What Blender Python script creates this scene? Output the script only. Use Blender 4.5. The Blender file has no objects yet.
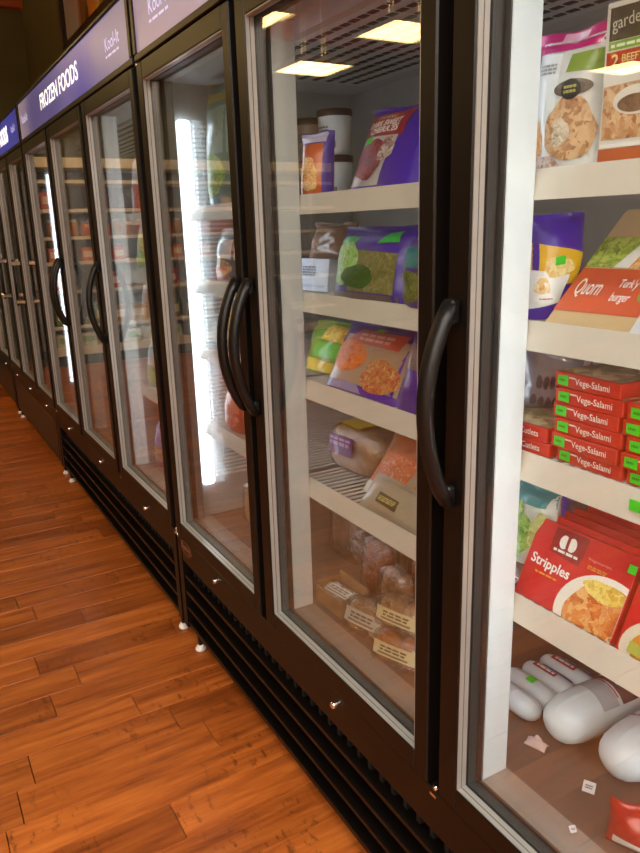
import bpy, math, random
from mathutils import Vector, Matrix
R = random.Random(7)
scn = bpy.context.scene
COL = scn.collection

# ------------------------------------------------------------------ camera
FPX = 719.18
CAM = Vector((0.827, -0.6813, 1.3882))
EUL = (1.3011, 0.0275, 1.0438)
cd = bpy.data.cameras.new('camera'); co = bpy.data.objects.new('camera', cd); COL.objects.link(co)
cd.sensor_fit = 'VERTICAL'; cd.sensor_height = 24.0; cd.lens = FPX * 24.0 / 853.0
cd.clip_start = 0.02; cd.clip_end = 60
co.location = CAM; co.rotation_euler = EUL
scn.camera = co
from mathutils import Euler
CR = Euler(EUL, 'XYZ').to_matrix()

def ray(u, v):
    return CR @ Vector(((u - 320) / FPX, -(v - 426.5) / FPX, -1.0))
def at(u, v, x=None, y=None, z=None):
    d = ray(u, v)
    t = (x - CAM.x) / d.x if x is not None else ((y - CAM.y) / d.y if y is not None else (z - CAM.z) / d.z)
    return CAM + d * t

# ------------------------------------------------------------------ world, exposure
w = bpy.data.worlds.new('world'); scn.world = w; w.use_nodes = True
w.node_tree.nodes['Background'].inputs[0].default_value = (0.9, 0.85, 0.75, 1)
w.node_tree.nodes['Background'].inputs[1].default_value = 0.05
scn.view_settings.view_transform = 'Standard'
scn.view_settings.look = 'None'
scn.view_settings.gamma = 1.0
scn.view_settings.use_curve_mapping = False
scn.view_settings.exposure = 0.75
scn.cycles.transparent_max_bounces = 24
scn.cycles.max_bounces = 10
FILL_STRENGTH = 19.0
AISLE_LAMP = 9.0
LED_STRENGTH = 21.0

# ------------------------------------------------------------------ materials
def lin(c):
    if isinstance(c, str):
        c = c.lstrip('#'); c = tuple(int(c[i:i + 2], 16) / 255 for i in (0, 2, 4))
    return tuple(((x / 12.92) if x <= 0.04045 else ((x + 0.055) / 1.055) ** 2.4) for x in c) + (1.0,)
MC = {}
def nt(name):
    m = bpy.data.materials.new(name); m.use_nodes = True
    t = m.node_tree; b = t.nodes['Principled BSDF']
    return m, t, b
def nd(t, kind, **kw):
    n = t.nodes.new(kind)
    for k, v in kw.items(): setattr(n, k, v)
    return n
def plain(col, rough=0.5, metal=0.0, bump=0.0, bscale=40.0, var=0.06, coat=0.0, spec=0.5):
    """plain colour with a little procedural unevenness"""
    key = (col, rough, metal, bump, bscale, var, coat, spec)
    if key in MC: return MC[key]
    m, t, b = nt('mat_' + str(len(MC)))
    c = lin(col)
    co_ = nd(t, 'ShaderNodeTexCoord'); nz = nd(t, 'ShaderNodeTexNoise'); nz.inputs['Scale'].default_value = bscale
    nz.inputs['Detail'].default_value = 3
    t.links.new(co_.outputs['Object'], nz.inputs['Vector'])
    mx = nd(t, 'ShaderNodeMix', data_type='RGBA')
    mx.inputs['A'].default_value = tuple(max(0, x * (1 - var)) for x in c[:3]) + (1,)
    mx.inputs['B'].default_value = tuple(min(1, x * (1 + var)) for x in c[:3]) + (1,)
    t.links.new(nz.outputs['Fac'], mx.inputs['Factor']); t.links.new(mx.outputs['Result'], b.inputs['Base Color'])
    b.inputs['Roughness'].default_value = rough; b.inputs['Metallic'].default_value = metal
    b.inputs['Coat Weight'].default_value = coat; b.inputs['Specular IOR Level'].default_value = spec
    b.inputs['Coat Roughness'].default_value = 0.08
    if bump:
        bp = nd(t, 'ShaderNodeBump'); bp.inputs['Strength'].default_value = bump; bp.inputs['Distance'].default_value = 0.004
        t.links.new(nz.outputs['Fac'], bp.inputs['Height']); t.links.new(bp.outputs['Normal'], b.inputs['Normal'])
    MC[key] = m
    return m
def film(col, **kw):       # printed plastic bag
    return plain(col, rough=kw.get('rough', 0.3), bump=0.55, bscale=38, var=0.1, coat=0.25)
def card(col):             # printed carton
    return plain(col, rough=0.38, var=0.04, coat=0.1)
def emit(col, s):
    key = ('e', col, s)
    if key in MC: return MC[key]
    m, t, b = nt('emit_' + str(len(MC))); c = lin(col)
    b.inputs['Base Color'].default_value = c; b.inputs['Emission Color'].default_value = c; b.inputs['Emission Strength'].default_value = s
    MC[key] = m; return m
def food(cols, scale=70.0, rough=0.4):
    scale = scale * 2.2
    """printed picture of food: coloured cells"""
    key = ('f', tuple(cols), scale)
    if key in MC: return MC[key]
    m, t, b = nt('food_' + str(len(MC)))
    tc = nd(t, 'ShaderNodeTexCoord'); vo = nd(t, 'ShaderNodeTexVoronoi'); vo.inputs['Scale'].default_value = scale
    nz = nd(t, 'ShaderNodeTexNoise'); nz.inputs['Scale'].default_value = scale * 0.6; nz.inputs['Detail'].default_value = 4
    mp = nd(t, 'ShaderNodeMix', data_type='RGBA'); mp.inputs['Factor'].default_value = 0.03
    t.links.new(tc.outputs['Object'], mp.inputs['A']); t.links.new(tc.outputs['Object'], nz.inputs['Vector'])
    t.links.new(nz.outputs['Color'], mp.inputs['B']); t.links.new(mp.outputs['Result'], vo.inputs['Vector'])
    sp = nd(t, 'ShaderNodeSeparateColor'); t.links.new(vo.outputs['Color'], sp.inputs[0])
    ad = nd(t, 'ShaderNodeMath', operation='MULTIPLY_ADD'); ad.inputs[1].default_value = 0.65
    t.links.new(sp.outputs[0], ad.inputs[0])
    m2 = nd(t, 'ShaderNodeMath', operation='MULTIPLY'); m2.inputs[1].default_value = 0.4
    t.links.new(nz.outputs['Fac'], m2.inputs[0]); t.links.new(m2.outputs[0], ad.inputs[2])
    cr = nd(t, 'ShaderNodeValToRGB'); e = cr.color_ramp.elements
    n = len(cols)
    while len(e) < n: e.new(0.5)
    for i, c in enumerate(cols):
        e[i].position = 0.1 + 0.8 * i / max(1, n - 1); e[i].color = lin(c)
    t.links.new(ad.outputs[0], cr.inputs[0]); t.links.new(cr.outputs[0], b.inputs['Base Color'])
    b.inputs['Roughness'].default_value = rough
    MC[key] = m; return m
def glass_mat():
    """thin clear pane: see-through plus a Fresnel mirror reflection"""
    m = bpy.data.materials.new('pane_glass'); m.use_nodes = True; t = m.node_tree; t.nodes.clear()
    o = nd(t, 'ShaderNodeOutputMaterial'); mx = nd(t, 'ShaderNodeMixShader')
    tr = nd(t, 'ShaderNodeBsdfTransparent'); tr.inputs[0].default_value = (0.955, 0.965, 0.96, 1)
    gl = nd(t, 'ShaderNodeBsdfGlossy'); gl.inputs['Roughness'].default_value = 0.004; gl.inputs[0].default_value = (1, 1, 1, 1)
    lw = nd(t, 'ShaderNodeLayerWeight'); lw.inputs[0].default_value = 0.5
    p = nd(t, 'ShaderNodeMath', operation='POWER'); p.inputs[1].default_value = 5.0
    ma = nd(t, 'ShaderNodeMath', operation='MULTIPLY_ADD'); ma.inputs[1].default_value = 0.95; ma.inputs[2].default_value = 0.045
    t.links.new(lw.outputs['Facing'], p.inputs[0]); t.links.new(p.outputs[0], ma.inputs[0]); t.links.new(ma.outputs[0], mx.inputs[0])
    t.links.new(tr.outputs[0], mx.inputs[1]); t.links.new(gl.outputs[0], mx.inputs[2]); t.links.new(mx.outputs[0], o.inputs[0])
    return m
def clear_film():
    m = bpy.data.materials.new('clear_film'); m.use_nodes = True; t = m.node_tree; t.nodes.clear()
    o = nd(t, 'ShaderNodeOutputMaterial'); mx = nd(t, 'ShaderNodeMixShader')
    tr = nd(t, 'ShaderNodeBsdfTransparent'); tr.inputs[0].default_value = (0.9, 0.89, 0.86, 1)
    gl = nd(t, 'ShaderNodeBsdfGlossy'); gl.inputs['Roughness'].default_value = 0.12
    nz = nd(t, 'ShaderNodeTexNoise'); nz.inputs['Scale'].default_value = 55; nz.inputs['Detail'].default_value = 4
    tc = nd(t, 'ShaderNodeTexCoord'); t.links.new(tc.outputs['Object'], nz.inputs['Vector'])
    bp = nd(t, 'ShaderNodeBump'); bp.inputs['Strength'].default_value = 1.0; bp.inputs['Distance'].default_value = 0.012
    t.links.new(nz.outputs['Fac'], bp.inputs['Height']); t.links.new(bp.outputs['Normal'], gl.inputs['Normal'])
    mx.inputs[0].default_value = 0.24
    t.links.new(tr.outputs[0], mx.inputs[1]); t.links.new(gl.outputs[0], mx.inputs[2]); t.links.new(mx.outputs[0], o.inputs[0])
    return m
def wood_mat():
    m, t, b = nt('hand_scraped_wood')
    tc = nd(t, 'ShaderNodeTexCoord'); at_ = nd(t, 'ShaderNodeAttribute'); at_.attribute_name = 'tone'
    sp = nd(t, 'ShaderNodeSeparateColor'); t.links.new(at_.outputs['Color'], sp.inputs[0])
    # offset the grain plank by plank
    cv = nd(t, 'ShaderNodeCombineXYZ'); mo = nd(t, 'ShaderNodeMath', operation='MULTIPLY'); mo.inputs[1].default_value = 37.0
    t.links.new(sp.outputs[1], mo.inputs[0])
    for i in range(3): t.links.new(mo.outputs[0], cv.inputs[i])
    geo = nd(t, 'ShaderNodeNewGeometry')
    ad = nd(t, 'ShaderNodeVectorMath', operation='ADD'); t.links.new(geo.outputs['Position'], ad.inputs[0]); t.links.new(cv.outputs[0], ad.inputs[1])
    mp = nd(t, 'ShaderNodeMapping'); mp.inputs['Scale'].default_value = (30, 2.6, 30); t.links.new(ad.outputs[0], mp.inputs['Vector'])
    g = nd(t, 'ShaderNodeTexNoise'); g.inputs['Scale'].default_value = 1.0; g.inputs['Detail'].default_value = 6; g.inputs['Roughness'].default_value = 0.65
    t.links.new(mp.outputs[0], g.inputs['Vector'])
    # figure: darker scraped flecks
    mp2 = nd(t, 'ShaderNodeMapping'); mp2.inputs['Scale'].default_value = (22, 48, 22); t.links.new(ad.outputs[0], mp2.inputs['Vector'])
    g2 = nd(t, 'ShaderNodeTexNoise'); g2.inputs['Scale'].default_value = 1.0; g2.inputs['Detail'].default_value = 5; g2.inputs['Roughness'].default_value = 0.6
    t.links.new(mp2.outputs[0], g2.inputs['Vector'])
    g3 = nd(t, 'ShaderNodeTexNoise'); g3.inputs['Scale'].default_value = 3.2; g3.inputs['Detail'].default_value = 1
    t.links.new(ad.outputs[0], g3.inputs['Vector'])
    r2 = nd(t, 'ShaderNodeValToRGB'); r2.color_ramp.elements[0].position = 0.55; r2.color_ramp.elements[1].position = 0.66
    t.links.new(g2.outputs['Fac'], r2.inputs[0])
    r3 = nd(t, 'ShaderNodeValToRGB'); r3.color_ramp.elements[0].position = 0.48; r3.color_ramp.elements[1].position = 0.62
    t.links.new(g3.outputs['Fac'], r3.inputs[0])
    fl = nd(t, 'ShaderNodeMath', operation='MULTIPLY'); t.links.new(r2.outputs[0], fl.inputs[0]); t.links.new(r3.outputs[0], fl.inputs[1])
    cr = nd(t, 'ShaderNodeValToRGB'); e = cr.color_ramp.elements
    e[0].position = 0.30; e[0].color = lin('#723614'); e[1].position = 0.70; e[1].color = lin('#c67232')
    mid = e.new(0.5); mid.color = lin('#a85822')
    t.links.new(g.outputs['Fac'], cr.inputs[0])
    # plank tone: mix to dark or to light
    dk = nd(t, 'ShaderNodeMix', data_type='RGBA', blend_type='MULTIPLY'); dk.inputs['Factor'].default_value = 1.0
    tr = nd(t, 'ShaderNodeValToRGB'); te = tr.color_ramp.elements
    te[0].position = 0; te[0].color = (0.42, 0.35, 0.32, 1); te[1].position = 1; te[1].color = (1.14, 1.16, 1.12, 1)
    t.links.new(sp.outputs[0], tr.inputs[0]); t.links.new(cr.outputs[0], dk.inputs['A']); t.links.new(tr.outputs[0], dk.inputs['B'])
    fm = nd(t, 'ShaderNodeMix', data_type='RGBA'); fs = nd(t, 'ShaderNodeMath', operation='MULTIPLY'); fs.inputs[1].default_value = 0.7
    t.links.new(fl.outputs[0], fs.inputs[0]); t.links.new(fs.outputs[0], fm.inputs['Factor'])
    t.links.new(dk.outputs['Result'], fm.inputs['A']); fm.inputs['B'].default_value = lin('#4a220c')
    t.links.new(fm.outputs['Result'], b.inputs['Base Color'])
    b.inputs['Roughness'].default_value = 0.33
    b.inputs['Specular IOR Level'].default_value = 0.4
    bp = nd(t, 'ShaderNodeBump'); bp.inputs['Strength'].default_value = 0.35; bp.inputs['Distance'].default_value = 0.004
    hs = nd(t, 'ShaderNodeMath', operation='ADD'); t.links.new(g.outputs['Fac'], hs.inputs[0]); t.links.new(g3.outputs['Fac'], hs.inputs[1])
    t.links.new(hs.outputs[0], bp.inputs['Height']); t.links.new(bp.outputs['Normal'], b.inputs['Normal'])
    return m
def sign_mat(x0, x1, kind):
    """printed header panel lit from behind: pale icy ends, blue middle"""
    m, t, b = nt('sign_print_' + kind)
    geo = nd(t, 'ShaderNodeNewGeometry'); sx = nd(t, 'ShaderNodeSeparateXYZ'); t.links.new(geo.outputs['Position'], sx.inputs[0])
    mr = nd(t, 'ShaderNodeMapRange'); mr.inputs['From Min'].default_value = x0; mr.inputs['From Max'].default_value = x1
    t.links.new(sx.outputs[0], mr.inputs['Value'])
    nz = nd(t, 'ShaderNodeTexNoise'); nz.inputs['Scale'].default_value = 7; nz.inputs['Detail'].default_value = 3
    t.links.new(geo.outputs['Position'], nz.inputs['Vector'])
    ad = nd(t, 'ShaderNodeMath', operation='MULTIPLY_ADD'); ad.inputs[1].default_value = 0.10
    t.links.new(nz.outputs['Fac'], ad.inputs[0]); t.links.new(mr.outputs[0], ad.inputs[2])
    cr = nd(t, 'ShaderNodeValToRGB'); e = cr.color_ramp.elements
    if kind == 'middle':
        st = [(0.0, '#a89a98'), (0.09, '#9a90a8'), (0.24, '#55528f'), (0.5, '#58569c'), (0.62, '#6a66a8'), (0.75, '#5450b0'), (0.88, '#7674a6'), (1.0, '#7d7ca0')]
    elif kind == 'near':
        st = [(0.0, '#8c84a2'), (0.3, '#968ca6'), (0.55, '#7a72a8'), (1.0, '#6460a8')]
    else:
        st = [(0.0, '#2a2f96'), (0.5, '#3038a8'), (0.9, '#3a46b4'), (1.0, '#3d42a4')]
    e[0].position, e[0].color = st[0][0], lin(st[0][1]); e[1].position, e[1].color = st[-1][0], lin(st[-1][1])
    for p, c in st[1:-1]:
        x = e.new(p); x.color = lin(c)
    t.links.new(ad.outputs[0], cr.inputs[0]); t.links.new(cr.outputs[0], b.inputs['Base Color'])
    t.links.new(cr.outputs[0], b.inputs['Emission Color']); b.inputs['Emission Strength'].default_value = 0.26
    b.inputs['Roughness'].default_value = 0.35
    return m

M_GLASS = glass_mat(); M_CLEAR = clear_film(); M_WOOD = wood_mat()
M_BLACK = plain('#0c0806', rough=0.38, var=0.08, bscale=20, spec=0.28)
M_BLACKM = plain('#141210', rough=0.6)
M_HANDLE = plain('#0b0a09', rough=0.42, spec=0.35)
M_SILVER = plain('#9c9a95', rough=0.35, metal=0.3)
M_CHROME = plain('#e4e4e2', rough=0.18, metal=1.0)
M_WHITE = plain('#d9dcda', rough=0.5)
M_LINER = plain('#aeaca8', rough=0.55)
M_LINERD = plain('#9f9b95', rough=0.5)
M_DECK = plain('#6d5548', rough=0.4)  # darker than the sill: shade under the bottom shelf put into the colour
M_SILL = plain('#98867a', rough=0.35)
M_STRIP = plain('#d6cfc2', rough=0.4)
M_WIRE = plain('#c9c7c0', rough=0.3)
M_GREEN = plain('#35d81f', rough=0.5)
M_OFFWHITE = plain('#e8e6e0', rough=0.45)
M_CARDB = plain('#8f6a48', rough=0.8, bump=0.2)

# ------------------------------------------------------------------ mesh helpers
class MB:
    def __init__(s): s.v = []; s.f = []; s.mi = []; s.sm = []
    def quad(s, *p, mi=0):
        n = len(s.v); s.v += [tuple(x) for x in p]; s.f.append(tuple(range(n, n + len(p)))); s.mi.append(mi); s.sm.append(False)
    def box(s, x0, x1, y0, y1, z0, z1, mi=0, bev=0.0):
        if bev <= 0:
            n = len(s.v)
            s.v += [(x, y, z) for z in (z0, z1) for y in (y0, y1) for x in (x0, x1)]
            for f in ((0, 2, 3, 1), (4, 5, 7, 6), (0, 1, 5, 4), (2, 6, 7, 3), (0, 4, 6, 2), (1, 3, 7, 5)):
                s.f.append(tuple(n + i for i in f)); s.mi.append(mi); s.sm.append(False)
            return
        b = min(bev, (x1 - x0) * .49, (y1 - y0) * .49, (z1 - z0) * .49)
        n = len(s.v)
        idx = {}
        for ix, X in enumerate((x0, x1)):
            for iy, Y in enumerate((y0, y1)):
                for iz, Z in enumerate((z0, z1)):
                    sx, sy, sz = (b if ix == 0 else -b), (b if iy == 0 else -b), (b if iz == 0 else -b)
                    for ax, p in enumerate(((X, Y + sy, Z + sz), (X + sx, Y, Z + sz), (X + sx, Y + sy, Z))):
                        idx[ix, iy, iz, ax] = len(s.v); s.v.append(p)
        def F(*k):
            s.f.append(tuple(idx[i] for i in k)); s.mi.append(mi); s.sm.append(False)
        for a in (0, 1):
            q = [(a, 0, 0, 0), (a, 1, 0, 0), (a, 1, 1, 0), (a, 0, 1, 0)]; F(*(q if a else q[::-1]))
            q = [(0, a, 0, 1), (1, a, 0, 1), (1, a, 1, 1), (0, a, 1, 1)]; F(*(q[::-1] if a else q))
            q = [(0, 0, a, 2), (1, 0, a, 2), (1, 1, a, 2), (0, 1, a, 2)]; F(*(q if a else q[::-1]))
        for i in (0, 1):
            for j in (0, 1):
                q = [(0, i, j, 1), (0, i, j, 2), (1, i, j, 2), (1, i, j, 1)]; F(*(q if (i ^ j) else q[::-1]))
                q = [(i, 0, j, 0), (i, 0, j, 2), (i, 1, j, 2), (i, 1, j, 0)]; F(*(q[::-1] if (i ^ j) else q))
                q = [(i, j, 0, 0), (i, j, 0, 1), (i, j, 1, 1), (i, j, 1, 0)]; F(*(q if (i ^ j) else q[::-1]))
                for k in (0, 1):
                    q = [(i, j, k, 0), (i, j, k, 1), (i, j, k, 2)]; F(*(q if (i ^ j ^ k) else q[::-1]))
    def tube(s, pts, r, seg=6, mi=0, flat=1.0, cap=True):
        """tube along points; r number or list; flat squeezes the second axis"""
        pts = [Vector(p) for p in pts]; n0 = len(s.v)
        if not isinstance(r, (list, tuple)): r = [r] * len(pts)
        up = None
        for i, p in enumerate(pts):
            d = (pts[min(i + 1, len(pts) - 1)] - pts[max(i - 1, 0)]).normalized()
            if up is None:
                up = Vector((1, 0, 0)) if abs(d.x) < 0.9 else Vector((0, 0, 1))
            a = (up - d * up.dot(d)).normalized(); b_ = d.cross(a); up = a
            for k in range(seg):
                t = 2 * math.pi * k / seg + math.pi / seg
                s.v.append(tuple(p + a * (r[i] * math.cos(t)) + b_ * (r[i] * flat * math.sin(t))))
        for i in range(len(pts) - 1):
            for k in range(seg):
                k2 = (k + 1) % seg
                s.f.append((n0 + i * seg + k, n0 + i * seg + k2, n0 + (i + 1) * seg + k2, n0 + (i + 1) * seg + k)); s.mi.append(mi); s.sm.append(seg > 5)
        if cap:
            s.f.append(tuple(n0 + k for k in range(seg))[::-1]); s.mi.append(mi); s.sm.append(False)
            e = n0 + (len(pts) - 1) * seg
            s.f.append(tuple(e + k for k in range(seg))); s.mi.append(mi); s.sm.append(False)
    def lathe(s, prof, c=(0, 0, 0), seg=20, mi=0):
        n0 = len(s.v)
        for r, z in prof:
            for k in range(seg):
                t = 2 * math.pi * k / seg; s.v.append((c[0] + r * math.cos(t), c[1] + r * math.sin(t), c[2] + z))
        for i in range(len(prof) - 1):
            for k in range(seg):
                k2 = (k + 1) % seg
                s.f.append((n0 + i * seg + k, n0 + i * seg + k2, n0 + (i + 1) * seg + k2, n0 + (i + 1) * seg + k)); s.mi.append(mi); s.sm.append(True)
        s.f.append(tuple(n0 + k for k in range(seg))[::-1]); s.mi.append(mi); s.sm.append(False)
        e = n0 + (len(prof) - 1) * seg; s.f.append(tuple(e + k for k in range(seg))); s.mi.append(mi); s.sm.append(False)
    def grid(s, fn, nu, nv, mi=0, flip=False, smooth=True):
        n0 = len(s.v)
        for j in range(nv + 1):
            for i in range(nu + 1): s.v.append(tuple(fn(i / nu, j / nv)))
        for j in range(nv):
            for i in range(nu):
                q = (n0 + j * (nu + 1) + i, n0 + j * (nu + 1) + i + 1, n0 + (j + 1) * (nu + 1) + i + 1, n0 + (j + 1) * (nu + 1) + i)
                s.f.append(q[::-1] if flip else q); s.mi.append(mi); s.sm.append(smooth)
    def mesh(s, name):
        me = bpy.data.meshes.new(name); me.from_pydata(s.v, [], s.f)
        me.polygons.foreach_set('material_index', s.mi); me.polygons.foreach_set('use_smooth', s.sm); me.update()
        return me
    def build(s, name, mats, parent=None, mesh_only=False):
        me = s.mesh(name)
        for m in (mats if isinstance(mats, (list, tuple)) else [mats]): me.materials.append(m)
        return link(name, me, parent)
def link(name, me, parent=None):
    o = bpy.data.objects.new(name, me); COL.objects.link(o)
    if parent is not None: o.parent = parent
    return o
def tag(o, label=None, cat=None, group=None, kind=None):
    if label: o['label'] = label
    if cat: o['category'] = cat
    if group: o['group'] = group
    if kind: o['kind'] = kind
    return o
def empty(name, loc=(0, 0, 0), rz=0.0):
    o = bpy.data.objects.new(name, None); COL.objects.link(o); o.location = loc; o.rotation_euler = (0, 0, rz); o.empty_display_size = 0.05
    return o
def copy_tree(o, parent=None):
    c = o.copy(); COL.objects.link(c); c.parent = parent
    for ch in list(o.children): copy_tree(ch, c)
    return c

# ------------------------------------------------------------------ lettering
TXT = {}
def text_mesh(s, bold=0.0):
    """lettering as flat triangles, normalised: x 0..1, y 0..1"""
    if (s, bold) in TXT: return TXT[(s, bold)]
    cu = bpy.data.curves.new('lettering', 'FONT'); cu.body = s; cu.resolution_u = 3; cu.offset = bold
    o = bpy.data.objects.new('lettering', cu); COL.objects.link(o)
    bpy.context.view_layer.update()
    dg = bpy.context.evaluated_depsgraph_get()
    me = bpy.data.meshes.new_from_object(o.evaluated_get(dg))
    vs = [tuple(v.co) for v in me.vertices]; fs = [tuple(p.vertices) for p in me.polygons]
    bpy.data.objects.remove(o); bpy.data.curves.remove(cu); bpy.data.meshes.remove(me)
    x0 = min(v[0] for v in vs); x1 = max(v[0] for v in vs); y0 = min(v[1] for v in vs); y1 = max(v[1] for v in vs)
    vs = [((v[0] - x0) / (x1 - x0), (v[1] - y0) / (y1 - y0)) for v in vs]
    TXT[(s, bold)] = (vs, fs)
    return vs, fs
def dashes(parent, surf, rect_, mat, rows=1, name='small_print', off=0.0016, seed=1):
    """rows of tiny print too small to read"""
    u0, v0, u1, v1 = rect_; rr = random.Random(seed); mb = MB()
    for j in range(rows):
        b0 = v0 + (v1 - v0) * (j + .15) / rows; b1 = v0 + (v1 - v0) * (j + .75) / rows; u = u0
        while u < u1 - .01:
            w_ = min(u1 - u, (u1 - u0) * rr.uniform(.10, .3))
            mb.grid(lambda a, b: tuple(surf(u + w_ * a, b0 + (b1 - b0) * b, off)), 2, 1, smooth=False); u += w_ + (u1 - u0) * .05
    o = mb.build(name, mat, parent); o['kind'] = 'stuff'
    return o
def lettering(parent, surf, s, rect, mat, rot=0.0, bold=0.015, name='lettering', aspect=1.0, off=0.0016):
    """map lettering onto a surface function surf(u, v, off); rect = u0, v0, u1, v1"""
    vs, fs = text_mesh(s, bold); u0, v0, u1, v1 = rect
    mb = MB(); cu, cv = (u0 + u1) / 2, (v0 + v1) / 2
    for x, y in vs:
        a, b = (x - .5) * (u1 - u0), (y - .5) * (v1 - v0)
        if rot:
            c_, s_ = math.cos(rot), math.sin(rot)
            a, b = a * c_ - b * s_ / aspect, a * s_ * aspect + b * c_
        mb.v.append(tuple(surf(cu + a, cv + b, off)))
    mb.f = fs; mb.mi = [0] * len(fs); mb.sm = [False] * len(fs)
    return mb.build(name, mat, parent)
def patch(parent, surf, pts, mat, name='label_panel', n=6, off=0.0008):
    """four-cornered print patch (uv corners, counter-clockwise from bottom left)"""
    a, b, c, d = [Vector((*p, 0)) for p in pts]
    def fn(s, t):
        p = (a * (1 - s) + b * s) * (1 - t) + (d * (1 - s) + c * s) * t
        return surf(p.x, p.y, off)
    mb = MB(); mb.grid(fn, n, n); return mb.build(name, mat, parent)
def rect(parent, surf, u0, v0, u1, v1, mat, name='label_panel', n=6, off=0.0008):
    return patch(parent, surf, [(u0, v0), (u1, v0), (u1, v1), (u0, v1)], mat, name, n, off)
def oval(parent, surf, cu, cv, ru, rv, mat, name='picture', off=0.0011, wob=0.0, seg=24):
    mb = MB(); rr = random.Random(int(cu * 997 + cv * 131)); rings = 4
    ph = rr.random() * 6
    mb.v.append(tuple(surf(cu, cv, off)))
    for k in range(1, rings + 1):
        for i in range(seg):
            t = 2 * math.pi * i / seg; q = k / rings * (1 + wob * math.sin(3 * t + ph) + wob * .6 * math.sin(7 * t + ph * 2))
            mb.v.append(tuple(surf(min(1, max(0, cu + ru * q * math.cos(t))), min(1, max(0, cv + rv * q * math.sin(t))), off)))
    for i in range(seg):
        mb.f.append((0, 1 + i, 1 + (i + 1) % seg)); mb.mi.append(0); mb.sm.append(True)
    for k in range(rings - 1):
        for i in range(seg):
            j = (i + 1) % seg; a = 1 + k * seg; b = a + seg
            mb.f.append((a + i, b + i, b + j, a + j)); mb.mi.append(0); mb.sm.append(True)
    return mb.build(name, mat, parent)

# ------------------------------------------------------------------ products
def frame(BL, BR, TL, y0, y1=None, z=None):
    """world frame of a leaning front face from three photo corners and the depth of its base"""
    a = at(*BL, y=y0); b = at(*BR, y=y0 if y1 is None else y1)
    e = Vector((b.x - a.x, b.y - a.y, 0)); wd = e.length; e.normalize()
    d = ray(*TL); t = (a - CAM).dot(e) / d.dot(e); tl = CAM + d * t
    zz = a.z if z is None else z
    up = Vector((tl.x - a.x, tl.y - a.y, tl.z - zz)); up -= e * up.dot(e); h = up.length; up.normalize()
    n = e.cross(up)                      # towards the back (+y)
    n = -n if n.y < 0 else n
    mid = (a + b) / 2
    mt = Matrix(((e.x, n.x, up.x, mid.x), (e.y, n.y, up.y, mid.y), (e.z, n.z, up.z, zz), (0, 0, 0, 1)))
    return mt, wd, h
def frame_xyz(x, y, z, rz=0.0, lean=0.0):
    return Matrix.Translation((x, y, z)) @ Matrix.Rotation(rz, 4, 'Z') @ Matrix.Rotation(-lean, 4, 'X')

def pouch(name, mt, W, H, T, mat, seam=None, ends='stand', crease=1.0, seed=1, nu=14, nv=18):
    """bag with crimped top; returns body object and its front-surface function. local: x across, y to the back, z up"""
    rr = random.Random(seed); ph = [rr.random() * 6.28 for _ in range(8)]
    def bulge(u, v):
        e = max(0.0, 1 - abs(2 * u - 1) ** 2.6) ** 0.6
        tpart = 1.0 if v < 0.55 else max(0.0, 1 - ((v - 0.55) / 0.38) ** 2) ** 0.5 if v < 0.93 else 0.0
        if ends == 'pillow':
            bpart = 1.0 if v > 0.4 else max(0.0, 1 - ((0.4 - v) / 0.35) ** 2) ** 0.5 if v > 0.05 else 0.0
        else:
            bpart = 1.0 if v > 0.15 else 0.82 + 1.2 * v
        return e * tpart * bpart
    def outline(u, v):
        x = (u - 0.5) * W * (1 - 0.035 * math.sin(math.pi * min(1, max(0, v))) * crease)
        z = v * H + (0.010 * H * math.sin(5 * u + ph[0]) * v * crease)
        return x, z
    def wr(u, v):
        return crease * (0.05 * math.sin(9 * u + 6 * v + ph[1]) + 0.04 * math.sin(17 * v - 7 * u + ph[2]) + 0.03 * math.sin(23 * u + ph[3]) * (v - .3))
    def surf(u, v, off=0.0):
        x, z = outline(u, v); g = bulge(u, v)
        y = T / 2 - T / 2 * g * (1 + wr(u, v)) + 0.006 * crease * math.sin(8 * u + ph[4]) * max(0, v - 0.85) / 0.15
        return Vector((x, y - 0.0012 - off - .3 * T, z))
    def back(u, v):
        x, z = outline(u, v); g = bulge(u, v)
        y = T / 2 + T / 2 * g * (1 + wr(1 - u, v)) + 0.006 * crease * math.sin(8 * u + ph[4]) * max(0, v - 0.85) / 0.15
        return Vector((x, y + 0.0012 - .3 * T, z))
    mb = MB(); mb.grid(lambda u, v: surf(u, v), nu, nv); mb.grid(back, nu, nv, flip=True)
    # close the rim
    for j in range(nv):
        for u, fl in ((0, 1), (1, 0)):
            p = [surf(u, j / nv), surf(u, (j + 1) / nv), back(u, (j + 1) / nv), back(u, j / nv)]
            mb.quad(*(p if fl else p[::-1]))
    for i in range(nu):
        p = [surf(i / nu, 1), surf((i + 1) / nu, 1), back((i + 1) / nu, 1), back(i / nu, 1)]; mb.quad(*p)
        p = [surf(i / nu, 0), surf((i + 1) / nu, 0), back((i + 1) / nu, 0), back(i / nu, 0)]; mb.quad(*p[::-1])
    o = mb.build(name, mat); o.matrix_world = mt
    if seam: rect(o, surf, 0.0, 0.93, 1.0, 1.0, seam, 'top_seam', n=10)
    return o, surf
def carton(name, mt, W, H, D, mat, side=None):
    mb = MB(); mb.box(-W / 2, W / 2, 0, D, 0, H, bev=0.0012)
    o = mb.build(name, mat); o.matrix_world = mt
    def surf(u, v, off=0.0): return Vector(((u - .5) * W, -off, v * H))
    def top(u, v, off=0.0): return Vector(((u - .5) * W, v * D, H + off))
    def right(u, v, off=0.0): return Vector((W / 2 + off, u * D, v * H))
    return o, surf, top, right

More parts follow.
